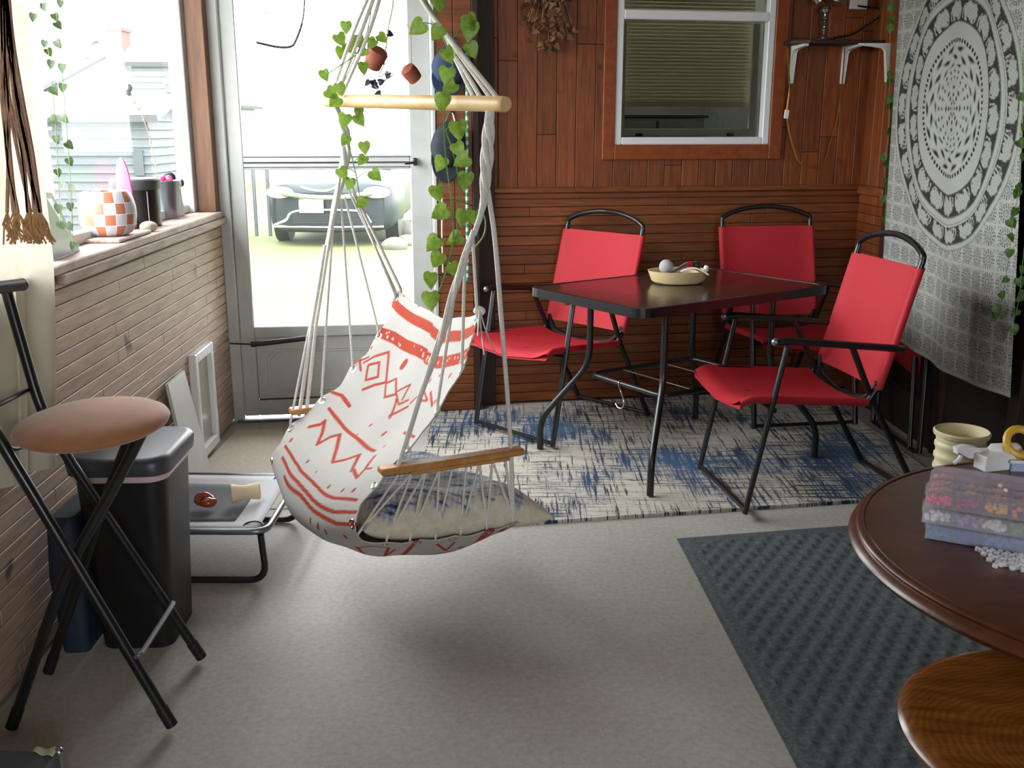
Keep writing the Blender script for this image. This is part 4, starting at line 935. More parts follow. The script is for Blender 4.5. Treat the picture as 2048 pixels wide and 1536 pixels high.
for u_, v_ in ((2000, 975), (2011, 984)):
    c = G(u_, v_, TT+.0935); mb = MB(); mb.ball(c+V((0, 0, .0035)), .0038)
    put(mb.build('bead', MAT['bead_clear'], None, True, loc=c), label='tiny clear bead resting on the lid of the top organiser', category='bead', group='clear beads on the organiser lid')
bs = [(1955, 1100), (1962, 1104), (1970, 1101), (1967, 1110), (1977, 1107), (1985, 1104), (1982, 1114), (1978, 1121), (1992, 1110), (2000, 1107), (1990, 1118), (1998, 1117), (2008, 1113), (2015, 1110), (1996, 1126), (2005, 1122), (2013, 1120), (2022, 1115), (2030, 1113), (2021, 1124), (2010, 1130), (2018, 1131), (2029, 1122), (2038, 1119), (2027, 1131), (2036, 1128), (2045, 1124), (2034, 1136), (2043, 1133), (1990, 1133), (2041, 1114), (2046, 1142), (2003, 1131), (2024, 1138)]
for k, (u_, v_) in enumerate(bs):
    c = G(u_, v_+3, TT); mb = MB(); Rr = Matrix.Rotation(random.uniform(0, 6), 4, 'Z') @ Matrix.Rotation(random.choice((PI/2, .2)), 4, 'X')
    mb.lathe(Matrix.Translation(c+V((0, 0, .0048))) @ Rr, [(.0018, -.0040), (.0042, -.0040), (.0048, -.002), (.0048, .002), (.0042, .0040), (.0018, .0040)], 12, cap0=True, cap1=True)
    put(mb.build('bead', MAT['bead_clear'], None, True, loc=c), label='clear pony bead spilled on the round table in front of the organisers', category='bead', group='clear pony beads spilled on the table')
# things at the back of the round table
t = thing('ribbed_tub', 'cream ribbed tub standing on the floor just behind the round table', 'tub', (1.232, 2.62, 0))
pr = [(.052, 0), (.056, .01)]
for k in range(16): z = .02+k*.032; r = .056+.008*k/16; pr += [(r, z), (r+.004, z+.006), (r+.004, z+.014), (r, z+.020)]
pr += [(.066, .535), (.072, .538), (.074, .548), (.070, .552), (.064, .546), (.060, .48)]
mb = MB(); mb.lathe(Matrix.Translation((1.232, 2.62, 0)), pr, 36, cap1=False); mb.build('body', MAT['cream'], t, True)
mb = MB(); mb.lathe(Matrix.Translation((1.232, 2.62, 0)), [(.001, .47), (.061, .48)], 36, cap0=False, cap1=False); mb.build('contents', MAT['tape_cream'], t, True)
sp0 = G(1926, 931, TT)
t = thing('spray_bottle', 'white trigger spray bottle lying at the back of the round table', 'bottle', sp0)
MSp = frame(sp0+V((0, 0, .026)), V((.93, .10, .0)), V((-.1, .93, 0)))
mb = MB(); mb.prism(MSp @ Matrix.Rotation(PI/2, 4, 'X'), [(-.022, .004), (-.024, .018), (-.004, .023), (.022, .019), (.04, .008), (.042, -.008), (.026, -.012), (.006, -.002)], -.011, .011, bev=.004); mb.build('spray_head', MAT['white_plastic'], t, True)
mb = MB(); mb.tube(rounded([MSp @ V((-.004, 0, .004)), MSp @ V((-.012, 0, -.012)), MSp @ V((-.022, 0, -.020))], .01), .0045, 8); mb.build('trigger', MAT['white_plastic'], t, True)
mb = MB(); mb.lathe(MSp @ Matrix.Translation((.040, .01, -.003)) @ Matrix.Rotation(PI/2, 4, 'Y'), [(.013, 0), (.013, .018), (.010, .02), (.022, .035), (.022, .09), (.018, .095)], 20); mb.build('bottle_body', MAT['white_plastic'], t, True)
c = G(1992, 936, TT); MP = frame(c, V((.9, .25, 0)), V((-.25, .9, 0)))
mb = MB(); mb.box(MP, (-.045, -.02, 0), (.05, .02, .034), .002); put(mb.build('carton', MAT['white_plastic'], None, loc=c), label='small white carton standing behind the stacked organisers', category='carton')
c = G(1988, 934, TT)+V((0, 0, .0345)); MP = frame(c, V((.95, -.1, 0)), V((.1, .95, 0)))
mb = MB(); mb.box(MP, (-.014, 0, 0), (.014, .004, .020), .001); put(mb.build('plastic_lid', MAT['clear'], None, loc=c), label='small clear plastic lid standing on the white carton', category='lid')
c = G(2046, 940, TT); MP = frame(c, V((.98, -.15, 0)), V((.15, .98, 0))); t = thing('open_tray', 'pale blue open divided tray at the back of the round table', 'tray', c)
mb = MB()
for q in (((-.03, -.012, 0), (.10, .07, .003)), ((-.03, -.012, .003), (.10, -.009, .024)), ((-.03, -.012, .003), (-.027, .07, .024)), ((-.03, .067, .003), (.10, .07, .024)), ((.010, -.012, .003), (.013, .07, .024))): mb.box(MP, *q)
mb.build('tray', MAT['sky_blue'], t)
mb = MB(); mb.box(MP, (-.034, -.018, .018), (.11, -.010, .026), .002); mb.build('handle', MAT['white_plastic'], t)
c = G(2034, 934, TT); mb = MB(); mb.tube([c+V((.0+.03*math.cos(a), .015*math.sin(a),   .058+.026*math.sin(a))) for a in [2*PI*k/20 for k in range(20)]], .009, 8, closed=True)
t = thing('scissors', 'scissors with yellow and lilac handles at the back right of the round table', 'scissors', c); mb.build('handle', MAT['yellow'], t, True)
mb = MB(); mb.tube([c+V((-.05, -.005, .004)), c+V((-.025, .0, .045))], .008, 8, flat=(.4, 1)); mb.build('grip', MAT['lilac'], t, True)

# ------------------------------------------------------------------ vines
def leaf(mb, p, tip, size, nrm=None, fold=.25):
    tip = V(tip).normalized(); nrm = V(nrm or (random.uniform(-.5, .5), -1, random.uniform(-.2, .4)))
    nrm = (nrm-tip*nrm.dot(tip)); nrm = nrm.normalized() if nrm.length > 1e-4 else tip.orthogonal(); sd = tip.cross(nrm); s = size
    prof_ = [(0, .05), (-.10, .22), (.0, .42), (.2, .48), (.45, .42), (.7, .26), (.9, .08), (1.0, 0)]
    mid = [(0, 0), (.05, 0), (.12, 0), (.25, 0), (.45, 0), (.7, 0), (.9, 0), (1.0, 0)]
    P = lambda x, y: p+tip*(x*s)+sd*(y*s)+nrm*(fold*abs(y)*s-.18*s*(x-.2)**2)
    m0 = [mb.bm.verts.new(P(x, 0)) for x, _ in mid]
    for sg in (1, -1):
        e = [mb.bm.verts.new(P(x, sg*y)) for x, y in prof_[:-1]]+[m0[-1]]
        for k in range(len(mid)-1):
            q = [m0[k], m0[k+1], e[k+1], e[k]] if e[k+1] is not m0[k+1] else [m0[k], m0[k+1], e[k]]
            f = mb.bm.faces.new(q); f[mb.tone] = 1
def garland(name, label, stems, leaves, r=.0018, mat='leaf', size=.045):
    t = thing(name, label, 'vine', stems[0][0])
    mb = MB()
    for s in stems: mb.tube(spline(s, 5), r, 5)
    pts = [p for s in stems for p in spline(s, 8)]; fm = MB()
    for (p, ang, k) in leaves:
        b = min(pts, key=lambda q: (q-p).length)
        tip = V((math.sin(ang), random.uniform(-.35, .1), -math.cos(ang))); base = p-tip.normalized()*size*k*.45
        if (b-base).length < .16: mb.tube([b, b.lerp(base, .5)+V((0, 0, .006)), base], r*.55, 4)
        leaf(fm, base, tip, size*k)
    mb.build('stem', MAT['stem'], t, True); fm.build('foliage', MAT[mat], t, True, sharp=180)
    return t
def lv(L, y, a0=0, amp=.9): return [(Y(u, v, y+random.uniform(-.03, .03)), a0+random.uniform(-amp, amp), random.uniform(.85, 1.12)) for u, v in L]
right = [(941, 44), (938, 62), (944, 101), (897, 111), (893, 152), (834, 56), (874, 66), (898, 176), (884, 205), (917, 261), (880, 328), (923, 322), (931, 363), (875, 387), (879, 426), (926, 437), (953, 438), (866, 488), (874, 520), (909, 478), (862, 561), (909, 540), (862, 602), (878, 4), (917, 300)]
garland('ivy_garland', 'artificial heart leaf vine trailing from the right ropes of the hammock chair',
        [[Y(858, -30, 2.62), Y(880, 60, 2.6), Y(905, 130, 2.58), Y(888, 230, 2.56), Y(892, 320, 2.56), Y(902, 400, 2.56), Y(906, 480, 2.56), Y(886, 560, 2.56), Y(868, 600, 2.56)], [Y(888, 250, 2.57), Y(912, 330, 2.57), Y(920, 420, 2.57), Y(905, 500, 2.56)],
         [Y(902, 400, 2.57), Y(940, 410, 2.6), Y(968, 430, 2.62), Y(968, 470, 2.62), Y(940, 505, 2.6)]],
        lv(right, 2.54, -.3), .0022, size=.046)
left = [(692, 55), (681, 80), (717, 83), (743, 88), (765, 77), (702, 96), (682, 106), (724, 104), (728, 137), (650, 151), (680, 179), (663, 187), (669, 204), (718, 226), (720, 240), (689, 241), (690, 281), (729, 296), (724, 321), (686, 347), (752, 351), (699, 368), (722, 406)]
garland('ivy_garland', 'artificial heart leaf vine wound round the left ropes of the hammock chair',
        [[Y(748, -20, 2.95), Y(735, 60, 2.95), Y(712, 110, 2.97), Y(690, 160, 3.02), Y(668, 200, 3.08), Y(686, 250, 3.05), Y(700, 300, 3.05), Y(712, 350, 3.05), Y(720, 400, 3.05)], [Y(712, 110, 2.97), Y(682, 130, 2.97), Y(655, 148, 2.97)]],
        lv(left, 3.0, 0), .0018, size=.040)
wa = [(121, 8), (111, 35), (117, 51), (117, 88), (125, 137), (126, 176), (130, 238), (139, 291), (140, 324), (144, 377), (141, 414), (139, 453), (148, 494)]
wb = [(88, 14), (66, 35), (89, 88), (98, 105), (102, 129), (109, 182), (108, 240), (114, 279), (116, 346), (125, 371), (117, 418), (123, 451)]
garland('ivy_garland', 'thin leafy vine in the left window, strand nearer the door', [[Y(110, -40, 2.80), Y(116, 60, 2.80), Y(126, 170, 2.80), Y(136, 290, 2.80), Y(143, 400, 2.80), Y(146, 490, 2.80)]], lv(wa, 2.8, .2, .6), .001, 'leaf_backlit', .026)
garland('ivy_garland', 'thin leafy vine in the left window, strand nearer the curtain', [[Y(76, -40, 2.74), Y(84, 40, 2.74), Y(98, 110, 2.74), Y(108, 210, 2.74), Y(115, 320, 2.74), Y(121, 455, 2.74)]], lv(wb, 2.74, .2, .6), .001, 'leaf_backlit', .024)
def onR(u, v, off):
    r = ray(u, v); t_ = (1.9706-off)/(r.x+.0381*r.y); return at(r, t_)
ra = [(2042, 195), (2045, 255), (2043, 288), (2046, 315), (2038, 375), (2033, 388), (2028, 425), (2024, 447), (2022, 476), (2019, 507), (2010, 560), (2004, 591), (1995, 620), (1988, 634), (1992, 628)]
rb = [(2044, 540), (2040, 565), (2038, 597), (2042, 590), (2030, 625), (2028, 660), (2015, 678), (2020, 668)]
la = [(1781, 15), (1783, 40), (1780, 58), (1779, 150), (1778, 165), (1780, 200), (1778, 213), (1778, 265), (1768, 315), (1771, 330), (1775, 365), (1767, 398), (1770, 440)]
def lr(L, off): return [(onR(u, v, off), random.uniform(-.8, .8), random.uniform(.8, 1.15)) for u, v in L]
def garR(label, st, L, off, size): garland('ivy_garland', label, [[onR(u, v, off) for u, v in st]], lr(L, off), .0012, 'ivy', size)
garR('small leafed ivy garland down the near edge of the mandala tapestry', [(2046, 100), (2045, 255), (2038, 375), (2026, 440), (2018, 510), (2006, 585), (1990, 632)], ra, .11, .034)
garR('short ivy strand beyond the lower near corner of the tapestry', [(2050, 480), (2042, 560), (2036, 610), (2018, 675)], rb, .06, .036)
garR('small leafed ivy garland down the far edge of the mandala tapestry', [(1784, -20), (1780, 60), (1779, 165), (1777, 265), (1770, 330), (1772, 400), (1768, 450)], la, .07, .036)

# ------------------------------------------------------------------ tapestry
NX, NZ = 330, 460
mb = MB()
def tap(u, v):
    y = (4.81-.28*v)*(1-u)+(3.745-.32*v)*u; z = 2.12*(1-v)+(.450-.025*u-.022*math.sin(PI*u))*v
    off = .035+.055*v+.012*math.sin(u*9+v*2)*(.3+v*.7)+.006*math.sin(u*23+1)
    return V((XR(y)-off, y, z))
mb.grid(tap, NX, NZ)
to = mb.build('tapestry', MAT['tapestry'], None, True, loc=(XR(4.25), 4.25, .4), sharp=180)
put(to, label='pale grey and black mandala tapestry hanging on the right wall', category='tapestry')
PY, PZ = [], []
for j in range(NZ+1):
    for i in range(NX+1):
        u, v = i/NX, j/NZ; PY.append((4.69*(1-u)+3.60*u)); PZ.append(2.12*(1-v)+.43*v)
Yv, Zv = np.array(PY)-4.130, np.array(PZ)-1.435
rad = np.hypot(Yv*1.05, Zv); ang = np.arctan2(Zv, Yv)
def band(a, b): return (rad >= a) & (rad < b)
def sm(x): return np.clip(x*.5+.5, 0, 1)
pr = np.zeros(rad.shape)
# centre rosettes
pet = lambda n, ph=0: np.cos(n*ang+ph)
c0 = sm(pet(8)*1.2+np.cos(rad*230)*.8-1.0); c1 = sm(pet(16)*1.5+np.sin(rad*170)-1.5); c2 = sm(np.abs(pet(12))*1.6*np.cos(rad*120+1)-.9)
pr = np.where(band(0, .055), np.clip(c0*1.1, 0, 1), pr); pr = np.where(band(.055, .10), c0*.75, pr); pr = np.where(band(.10, .165), sm(pet(20)*1.3+np.cos(rad*260)*.9-1.2)*.6+.08, pr)
pr = np.where(band(.165, .255), sm(np.sin(ang*14+np.sin(rad*90)*2)*1.4+np.cos(rad*190)-1.0)*.62+.10, pr)
pr = np.where(band(.255, .270), np.where(np.sin(ang*70) > -.3, .95, .1), pr); pr = np.where(band(.270, .330), .03+.05*sm(np.sin(ang*110)), pr)
def beasts(a, b, n, ph):
    t_ = (rad-a)/(b-a); w = ((ang/(2*PI)*n+ph) % 1)-.5; wob = .06*np.sin(ang*n*3+rad*60)+.03*np.sin(ang*n*7-rad*130)
    body = ((w/.40)**2+((t_-.55)/.40)**2+wob*4) < 1; legs = (np.abs(np.abs(w)-.23)+wob < .09) & (t_ < .5) & (t_ > .05)
    trunk = (np.abs(w+.40+.10*np.sin(t_*5)) < .055) & (t_ > .12) & (t_ < .8)
    lines = sm(np.sin(w*40)*np.sin(t_*24)*1.6-1.15)*.45
    ink_ = np.where(body | legs | trunk, lines+.06, .96)
    rimd = np.abs(((w/.40)**2+((t_-.55)/.40)**2+wob*4)-1) < .10
    return np.where(rimd & ~legs, .75, ink_)
pr = np.where(band(.330, .335), .8, pr); pr = np.where(band(.335, .418), beasts(.335, .418, 18, .1), pr)
pr = np.where(band(.418, .424), .7, pr); pr = np.where(band(.424, .446), .04, pr); pr = np.where(band(.446, .450), .55, pr); pr = np.where(band(.450, .458), .05, pr)
pr = np.where(band(.458, .522), beasts(.458, .522, 22, .35), pr); pr = np.where(band(.522, .527), .75, pr); pr = np.where(band(.527, .545), .06, pr); pr = np.where(band(.545, .549), .6, pr)
cell = .083; cx, cz = (Yv/cell) % 1-.5, (Zv/cell) % 1-.5; cr = np.hypot(cx, cz); ca = np.arctan2(cz, cx)
fl = np.where(cr < .36, sm(np.cos(ca*12)*1.2+np.cos(cr*44)*1.1-.35)*.72+.05, 0.03)
fl = np.where((cr > .36) & (cr < .43) & (np.cos(ca*16) > -.1), .8, fl)
fl = np.where((np.abs(np.abs(cx)-.5) < .05) | (np.abs(np.abs(cz)-.5) < .05), .02, np.where((cr > .5), sm(np.sin(cx*50)*np.sin(cz*50)*2-.2)*.75, fl))
pr = np.where(rad >= .549, fl, pr)
pr = np.where(rad < .272, np.clip((pr-.34)*1.9+.34, 0, 1), pr)
set_print(to, pr)

# ------------------------------------------------------------------ curtain and macrame on the left
def cur(u, v):
    y = .25+(2.38-.08*v-.09*max(0, v-.7)/.3+.010*math.sin(v*9))*u
    f_ = .015*math.sin(u*58+.6*math.sin(v*5))+.008*math.sin(u*131+v*4); z = 2.25-(1.73+.02*math.sin(u*20))*v
    return V((XL(y)+.040+f_*(.5+.7*v), y, z))
mb = MB(); mb.grid(cur, 220, 60); put(mb.build('curtain', MAT['curtain'], None, True, loc=(XL(1.5)+.05, 1.5, .5), sharp=180), label='sheer cream curtain hanging at the left over the near window', category='curtain')
mb = MB(); mb.tube([ML @ V((.2, -.06, 2.27)), ML @ V((2.95, -.06, 2.27))], .009, 10)
for y in (.3, 1.6, 2.9): mb.tube([ML @ V((y, -.06, 2.27)), ML @ V((y, .01, 2.27))], .006)
put(mb.build('curtain_rod', MAT['black_soft'], None, True, loc=ML @ V((1.5, -.06, 2.27))), label='thin dark rod that carries the cream curtain', category='curtain rod')
t = thing('macrame_hanging', 'brown macrame tassel hanging in front of the cream curtain', 'wall hanging', Y(40, 470, 2.2))
rr = random.Random(11); sm_ = MB(); fm = MB()
for k in range(13):
    a = k/12; u1 = (22, 52, 72)[min(2, k//4)]+rr.uniform(-9, 9); mid = -4+a*44+rr.uniform(-5, 5)
    pts = [Y(-8+a*16, -60, 2.2), Y(mid*.5, 70, 2.2), Y(mid+5*math.sin(k), 190, 2.2), Y((mid+u1)/2+rr.uniform(-6, 6), 310, 2.2), Y(u1, 425, 2.2)]
    pts = [p+V((.012*rr.random(), 0, 0)) for p in pts]; sm_.tube(spline(pts, 6), .0042, 6)
    for j in range(7):
        e = pts[-1]; fm.tube([e, e+V((rr.uniform(-.012, .012), rr.uniform(-.008, .008), -.025)), e+V((rr.uniform(-.024, .024), rr.uniform(-.012, .012), -.05-rr.random()*.02))], .0022, 4)
sm_.build('cord', MAT['brown_cord'], t, True); fm.build('fringe', MAT['tan_fray'], t, True)

# ------------------------------------------------------------------ things on the window sill
def onL(u, z, v): return G(u, v, z)
SZ = .992
t0 = G(160, 472, SZ)
t = thing('checked_pot', 'round plant pot with a terracotta and white check on the window sill', 'pot', G(232, 474, SZ+.014))
pc = G(232, 470, SZ+.014); pc.x -= .02
k_ = (pc-V((0, 0, EYE))).length/2040; R0 = 51*k_
two = MB(); pot = [(.60, 0), (.80, .11), (.95, .38), (1.0, .70), (.99, 1.0), (.93, 1.30), (.84, 1.54), (.78, 1.60), (.74, 1.56), (.80, 1.2), (.3, 1.1)]
bm2 = bmesh.new()
def checkmat():
    m, nt, b = nodes('terracotta_white_check'); tc = add(nt, 'ShaderNodeTexCoord'); sp = add(nt, 'ShaderNodeSeparateXYZ'); lk(nt, tc.outputs['Object'], sp.inputs[0])
    an = math_(nt, 'MULTIPLY', math_(nt, 'ARCTAN2', sp.outputs[1], sp.outputs[0]), 16/(2*PI)); h = math_(nt, 'MULTIPLY', sp.outputs[2], 4/(1.60*R0))
    f = math_(nt, 'MODULO', math_(nt, 'ADD', math_(nt, 'FLOOR', math_(nt, 'ADD', an, 40.35)), math_(nt, 'FLOOR', h)), 2)
    fx = math_(nt, 'ABSOLUTE', math_(nt, 'SUBTRACT', math_(nt, 'FRACT', math_(nt, 'ADD', an, 40.35)), .5)); fz = math_(nt, 'ABSOLUTE', math_(nt, 'SUBTRACT', math_(nt, 'FRACT', h), .5))
    ln = math_(nt, 'GREATER_THAN', math_(nt, 'MAXIMUM', fx, fz), .472)
    col = mix(nt, f, srgb(180, 112, 86), srgb(190, 191, 200)); col = mix(nt, ln, col, srgb(240, 238, 234))
    lk(nt, col, b.inputs['Base Color']); b.inputs['Roughness'].default_value = .4; return m
two.lathe(Matrix.Translation(pc), [(r*R0, z*R0) for r, z in pot], 48, cap1=False); bm2.free()
pb = two.build('pot_body', checkmat(), t, True)
pb.data.transform(Matrix.Translation(V(t.location)-pc)); pb.location = pc-V(t.location)
mb = MB(); MB_ = ML @ Matrix.Translation((3.06, 0, SZ)); mb.box(frame(pc-V((0, 0, .013)), ML.col[0].xyz, ML.col[1].xyz), (-.13, -.075, 0), (.20, .06, .012), .003)
put(mb.build('wood_offcut', MAT['sill_wood'], None, loc=pc), label='short wooden board lying on the sill under the checked pot', category='board')
cc = G(296, 452, SZ); cc.x -= .035; kk = (cc-V((0, 0, EYE))).length/2040; r = 42*kk
t = thing('canister', 'black cylindrical canister with a grey lid on the window sill', 'canister', cc)
mb = MB(); mb.lathe(Matrix.Translation(cc+V((0, 0, .001))), [(r*.96, 0), (r, .004), (r, 72*kk)], 36); mb.build('body', MAT['black_soft'], t, True)
mb = MB(); mb.lathe(Matrix.Translation(cc+V((0, 0, .001))), [(r*1.05, 68*kk), (r*1.08, 74*kk), (r*1.08, 85*kk), (r*1.0, 88*kk), (.01, 88*kk)], 36); mb.build('lid', M_('charcoal_lid', srgb(70, 78, 80), .4), t, True)
mb = MB(); mb.tube([cc+V((r*.99*math.cos(-.72), r*.99*math.sin(-.72), z)) for z in (.01, 66*kk)], .005, 6, flat=(.3, 1)); mb.build('label_strip', MAT['cot_pale'], t, True)
gc = G(352, 437, SZ); gc.x -= .04; kk = (gc-V((0, 0, EYE))).length/2040; r = 28*kk
t = thing('flower_pot', 'grey metal pot holding a pink bloom on the window sill', 'pot', gc)
mb = MB(); mb.lathe(Matrix.Translation(gc), [(r*.86, .001), (r*.9, 12*kk), (r*.92, 14*kk), (r*.93, 40*kk), (r*1.0, 62*kk), (r*1.04, 70*kk), (r*1.0, 71*kk), (r*.95, 60*kk), (.01, 56*kk)], 36, cap1=False); mb.build('pot_body', MAT['grey_metal'], t, True)
mb = MB()
for k in range(9): a = k*2*PI/9; mb.ball(gc+V((.5*r*math.cos(a)*.8, .5*r*math.sin(a)*.8, 70*kk+.01*math.sin(k*2))), (.017, .017, .013), 8, 6)
mb.build('bloom', MAT['pink'], t, True)
mb = MB(); st = gc+V((-r*.5, 0, 60*kk)); pts = spline([st, Y(312, 330, gc.y), Y(288, 240, gc.y), Y(268, 205, gc.y), Y(256, 175, gc.y)], 6); mb.tube(pts, .0016, 5)
for k in range(0, len(pts), 3): mb.ball(pts[k], .0045, 6, 5)
mb.build('stem', MAT['brown_cord'], t, True)
mb = MB()
for k in range(7): mb.ball(pts[-1]+V((random.uniform(-.012, .012), random.uniform(-.01, .01), random.uniform(-.03, .018))), (.008, .006, .012), 7, 5)
mb.build('dried_flower', MAT['dark_cloth'], t, True)
dg = G(374, 432, SZ); dg.x -= .03
t = thing('dog_figurine', 'small white spotted dog figurine on the sill beside the grey pot', 'figurine', dg)
kk = (dg-V((0, 0, EYE))).length/2040
mb = MB(); mb.lathe(Matrix.Translation(dg), [(9*kk, .001), (10*kk, 14*kk), (7*kk, 30*kk), (6*kk, 48*kk), (5*kk, 56*kk)], 16); mb.ball(dg+V((0, -.004, 60*kk)), (10*kk, 11*kk, 9*kk)); mb.build('body', MAT['white_plastic'], t, True)
mb = MB()
for s in (-1, 1): mb.ball(dg+V((s*9*kk, 0, 62*kk)), (4*kk, 3*kk, 7*kk), 8, 6)
mb.ball(dg+V((-14*kk, 0, 72*kk)), (12*kk, 9*kk, 10*kk)); mb.ball(dg+V((.004, -.018, 58*kk)), .005, 8, 6); mb.build('ear', MAT['dark_cloth'], t, True)
pk = Y(250, 388, 3.62); t = thing('paddle', 'bright pink oval paddle standing behind the canister in the window', 'paddle', V((pk.x, pk.y, SZ)))
ax = V((.55, 1, 0)).normalized(); mb = MB(); mb.lathe(frame(pk, V((.8, -.6, 0)), V((-.10, .03, 1)), None), [(.001, .004), (.085, .004), (.092, .002), (.092, -.002), (.085, -.004), (.001, -.004)], 36, .50, 1.38, cap0=False, cap1=False); mb.build('blade', MAT['pink'], t, True)
mb = MB(); c = Y(251, 440, 3.62); mb.tube([c, V((c.x, c.y, SZ+.001))], .012, 10); mb.build('handle', MAT['pink'], t, True)
c = G(292, 465, SZ); mb = MB(); mb.ball(c+V((.0, .03, .018)), (.03, .04, .02), 14, 8); put(mb.build('pebble', MAT['stone'], None, True, loc=c), label='pale rounded stone on the sill between the checked pot and the canister', category='stone')
a_, b_, c_, d_ = G(103, 522, SZ+.001), G(160, 500, SZ+.001), Y(104, 385, 2.83), Y(88, 384, 2.73)
mb = MB(); nr = (b_-a_).cross(d_-a_).normalized()*.003
A_ = [mb.bm.verts.new(p) for p in (a_, b_, c_, d_)]; B_ = [mb.bm.verts.new(p-nr) for p in (a_, b_, c_, d_)]; mb.bm.faces.new(A_); mb.bm.faces.new(B_[::-1])
for k in range(4): mb.bm.faces.new((A_[k], B_[k], B_[(k+1) % 4], A_[(k+1) % 4]))
put(mb.build('metal_sheet', MAT['grey_metal'], None, loc=a_), label='tapering grey metal sheet propped on the sill beside the curtain', category='metal sheet')

# ------------------------------------------------------------------ things on the back wall and by the door
def onM(u, v, off=0.0):
    r = ray(u, v); k = .17; t_ = (4.885-off)/(r.y-k*r.x); return at(r, t_)
def onD(u, v, off=0.0):
    r = ray(u, v); k = .14; t_ = (4.727+.14*.194-off)/(r.y-k*r.x); return at(r, t_)
# dried flowers
c = onM(1098, 20, .06); t = thing('dried_bouquet', 'dried brown flower bunch hanging upside down on the back wall', 'dried flowers', c)
fm = MB(); sm_ = MB(); rr = random.Random(4)
for k in range(190):
    h = rr.random(); u = 1098+rr.gauss(0, 1)*(30-20*max(0, (h-.6)/.4)); v = -45+h*145; u = max(1052, min(1146, u))
    p = onM(u, v, rr.uniform(.015, .09)); leaf(fm, p, (rr.uniform(-1, 1), rr.uniform(-1, .3), rr.uniform(-1, .4)), rr.uniform(.018, .038), fold=.7)
    if k % 6 == 0: sm_.tube([onM(1098+rr.uniform(-4, 4), -90, .04), p], .0016, 4)
fm.build('petals', MAT['dried'], t, True, sharp=180); sm_.build('stems', MAT['brown_cord'], t, True)
mb = MB(); mb.box(MM, (.18-.004, -.045, 2.06), (.18+.004, .0, 2.07)); mb.build('hook', MAT['black_soft'], t)
# corner shelf
t = thing('corner_shelf', 'small brown shelf on white brackets in the back right corner', 'shelf', MM @ V((1.62, -.1, 1.745)))
mb = MB(); mb.prism(MM, [(1.325, 0), (1.335, -.085), (1.40, -.155), (1.808, -.17), (1.805, 0)], 1.742, 1.760, bev=.003); mb.build('shelf_board', MAT['dark_wood'], t)
def bracket(M_b, a):
    b2 = MB(); b2.prism(M_b, [(0, 0), (0, .175), (.15, .175), (.15, .165), (.035, .155), (.022, .14), (.008, 0)], -.012, .012, bev=.002); return b2.build('bracket', MAT['white_paint'], t)
for x in (1.385, 1.655): bracket(MM @ Matrix.Translation((x, -.0, 1.566)) @ Matrix(((0, 0, 1, 0), (-1, 0, 0, 0), (0, 1, 0, 0), (0, 0, 0, 1))), 0)
bracket(MR @ Matrix.Translation((4.962, 0, 1.566)) @ Matrix(((0, 0, 1, 0), (-1, 0, 0, 0), (0, 1, 0, 0), (0, 0, 0, 1))), 0)
lb = MM @ V((1.50, -.085, 1.7605)); t = thing('table_lamp', 'small silver lamp with a turned stem on the corner shelf', 'lamp', lb); ML_ = Matrix.Translation(lb)
mb = MB(); mb.lathe(ML_, [(.052, 0), (.054, .006), (.04, .012), (.016, .018), (.010, .03)], 28); mb.build('base', MAT['steel'], t, True)
mb = MB(); pr_ = [(.008, .028)]
for z, r in ((.05, .014), (.075, .011), (.10, .016), (.14, .026)): pr_ += [(.006, z-r*.8), (r*.8, z-r*.5), (r, z), (r*.8, z+r*.5), (.006, z+r*.8)]
mb.lathe(ML_, pr_, 20); mb.build('stem', MAT['steel'], t, True)
mb = MB(); mb.lathe(ML_ @ Matrix.Translation((.03, -.01, .17)) @ Matrix.Rotation(.35, 4, 'Y'), [(.022, 0), (.048, .002), (.052, .075), (.040, .11), (.02, .12)], 28); mb.build('lamp_head', MAT['steel'], t, True)
mb = MB(); mb.lathe(ML_ @ Matrix.Translation((-.03, .0, .175)) @ Matrix.Rotation(-.6, 4, 'Y'), [(.016, 0), (.030, .002), (.034, .06), (.012, .075)], 24); mb.build('lamp_head', MAT['steel'], t, True)
mb = MB(); mb.tube(spline([lb+V((.05, .0, .012)), lb+V((.14, .03, .03)), lb+V((.20, .05, .06)), lb+V((.30, .07, .14)), MM @ V((1.70, -.012, 1.93))], 6), .005, 6)
mb.build('cord', MAT['black_soft'], t, True)
mb = MB(); mb.box(MM, (1.662, -.012, 1.915), (1.752, 0, 2.03), .003); mb.box(MM, (1.70, -.020, 1.955), (1.712, -.012, 1.985), .002)
put(mb.build('wall_switch', MAT['white_plastic'], None, loc=MM @ V((1.707, 0, 1.915))), label='white switch plate on the back wall above the corner shelf', category='switch')
t = thing('tinsel_ribbon', 'thin gold ribbon looped from the corner shelf brackets', 'ribbon', onM(1620, 330, .03)); 
mb = MB(); mb.tube(spline([onM(1574, 96, .15), onM(1579, 170, .06), onM(1574, 225, .05), onM(1578, 262, .04), onM(1588, 300, .03), onM(1600, 326, .025), onM(1628, 336, .02), onM(1650, 322, .025), onM(1660, 290, .04), onM(1676, 235, .05), onM(1684, 170, .06), onM(1690, 96, .15)], 6), .0042, 6, flat=(.3, 1)); mb.build('ribbon', MAT['gold'], t, True)
mb = MB(); q = onM(1573, 228, .055); mb.box(Matrix.Translation(q) @ Matrix.Rotation(aM, 4, 'Z') @ Matrix.Rotation(.1, 4, 'Y'), (-.012, -.004, -.022), (.012, .002, .020), .002); mb.build('tag', MAT['white_plastic'], t)
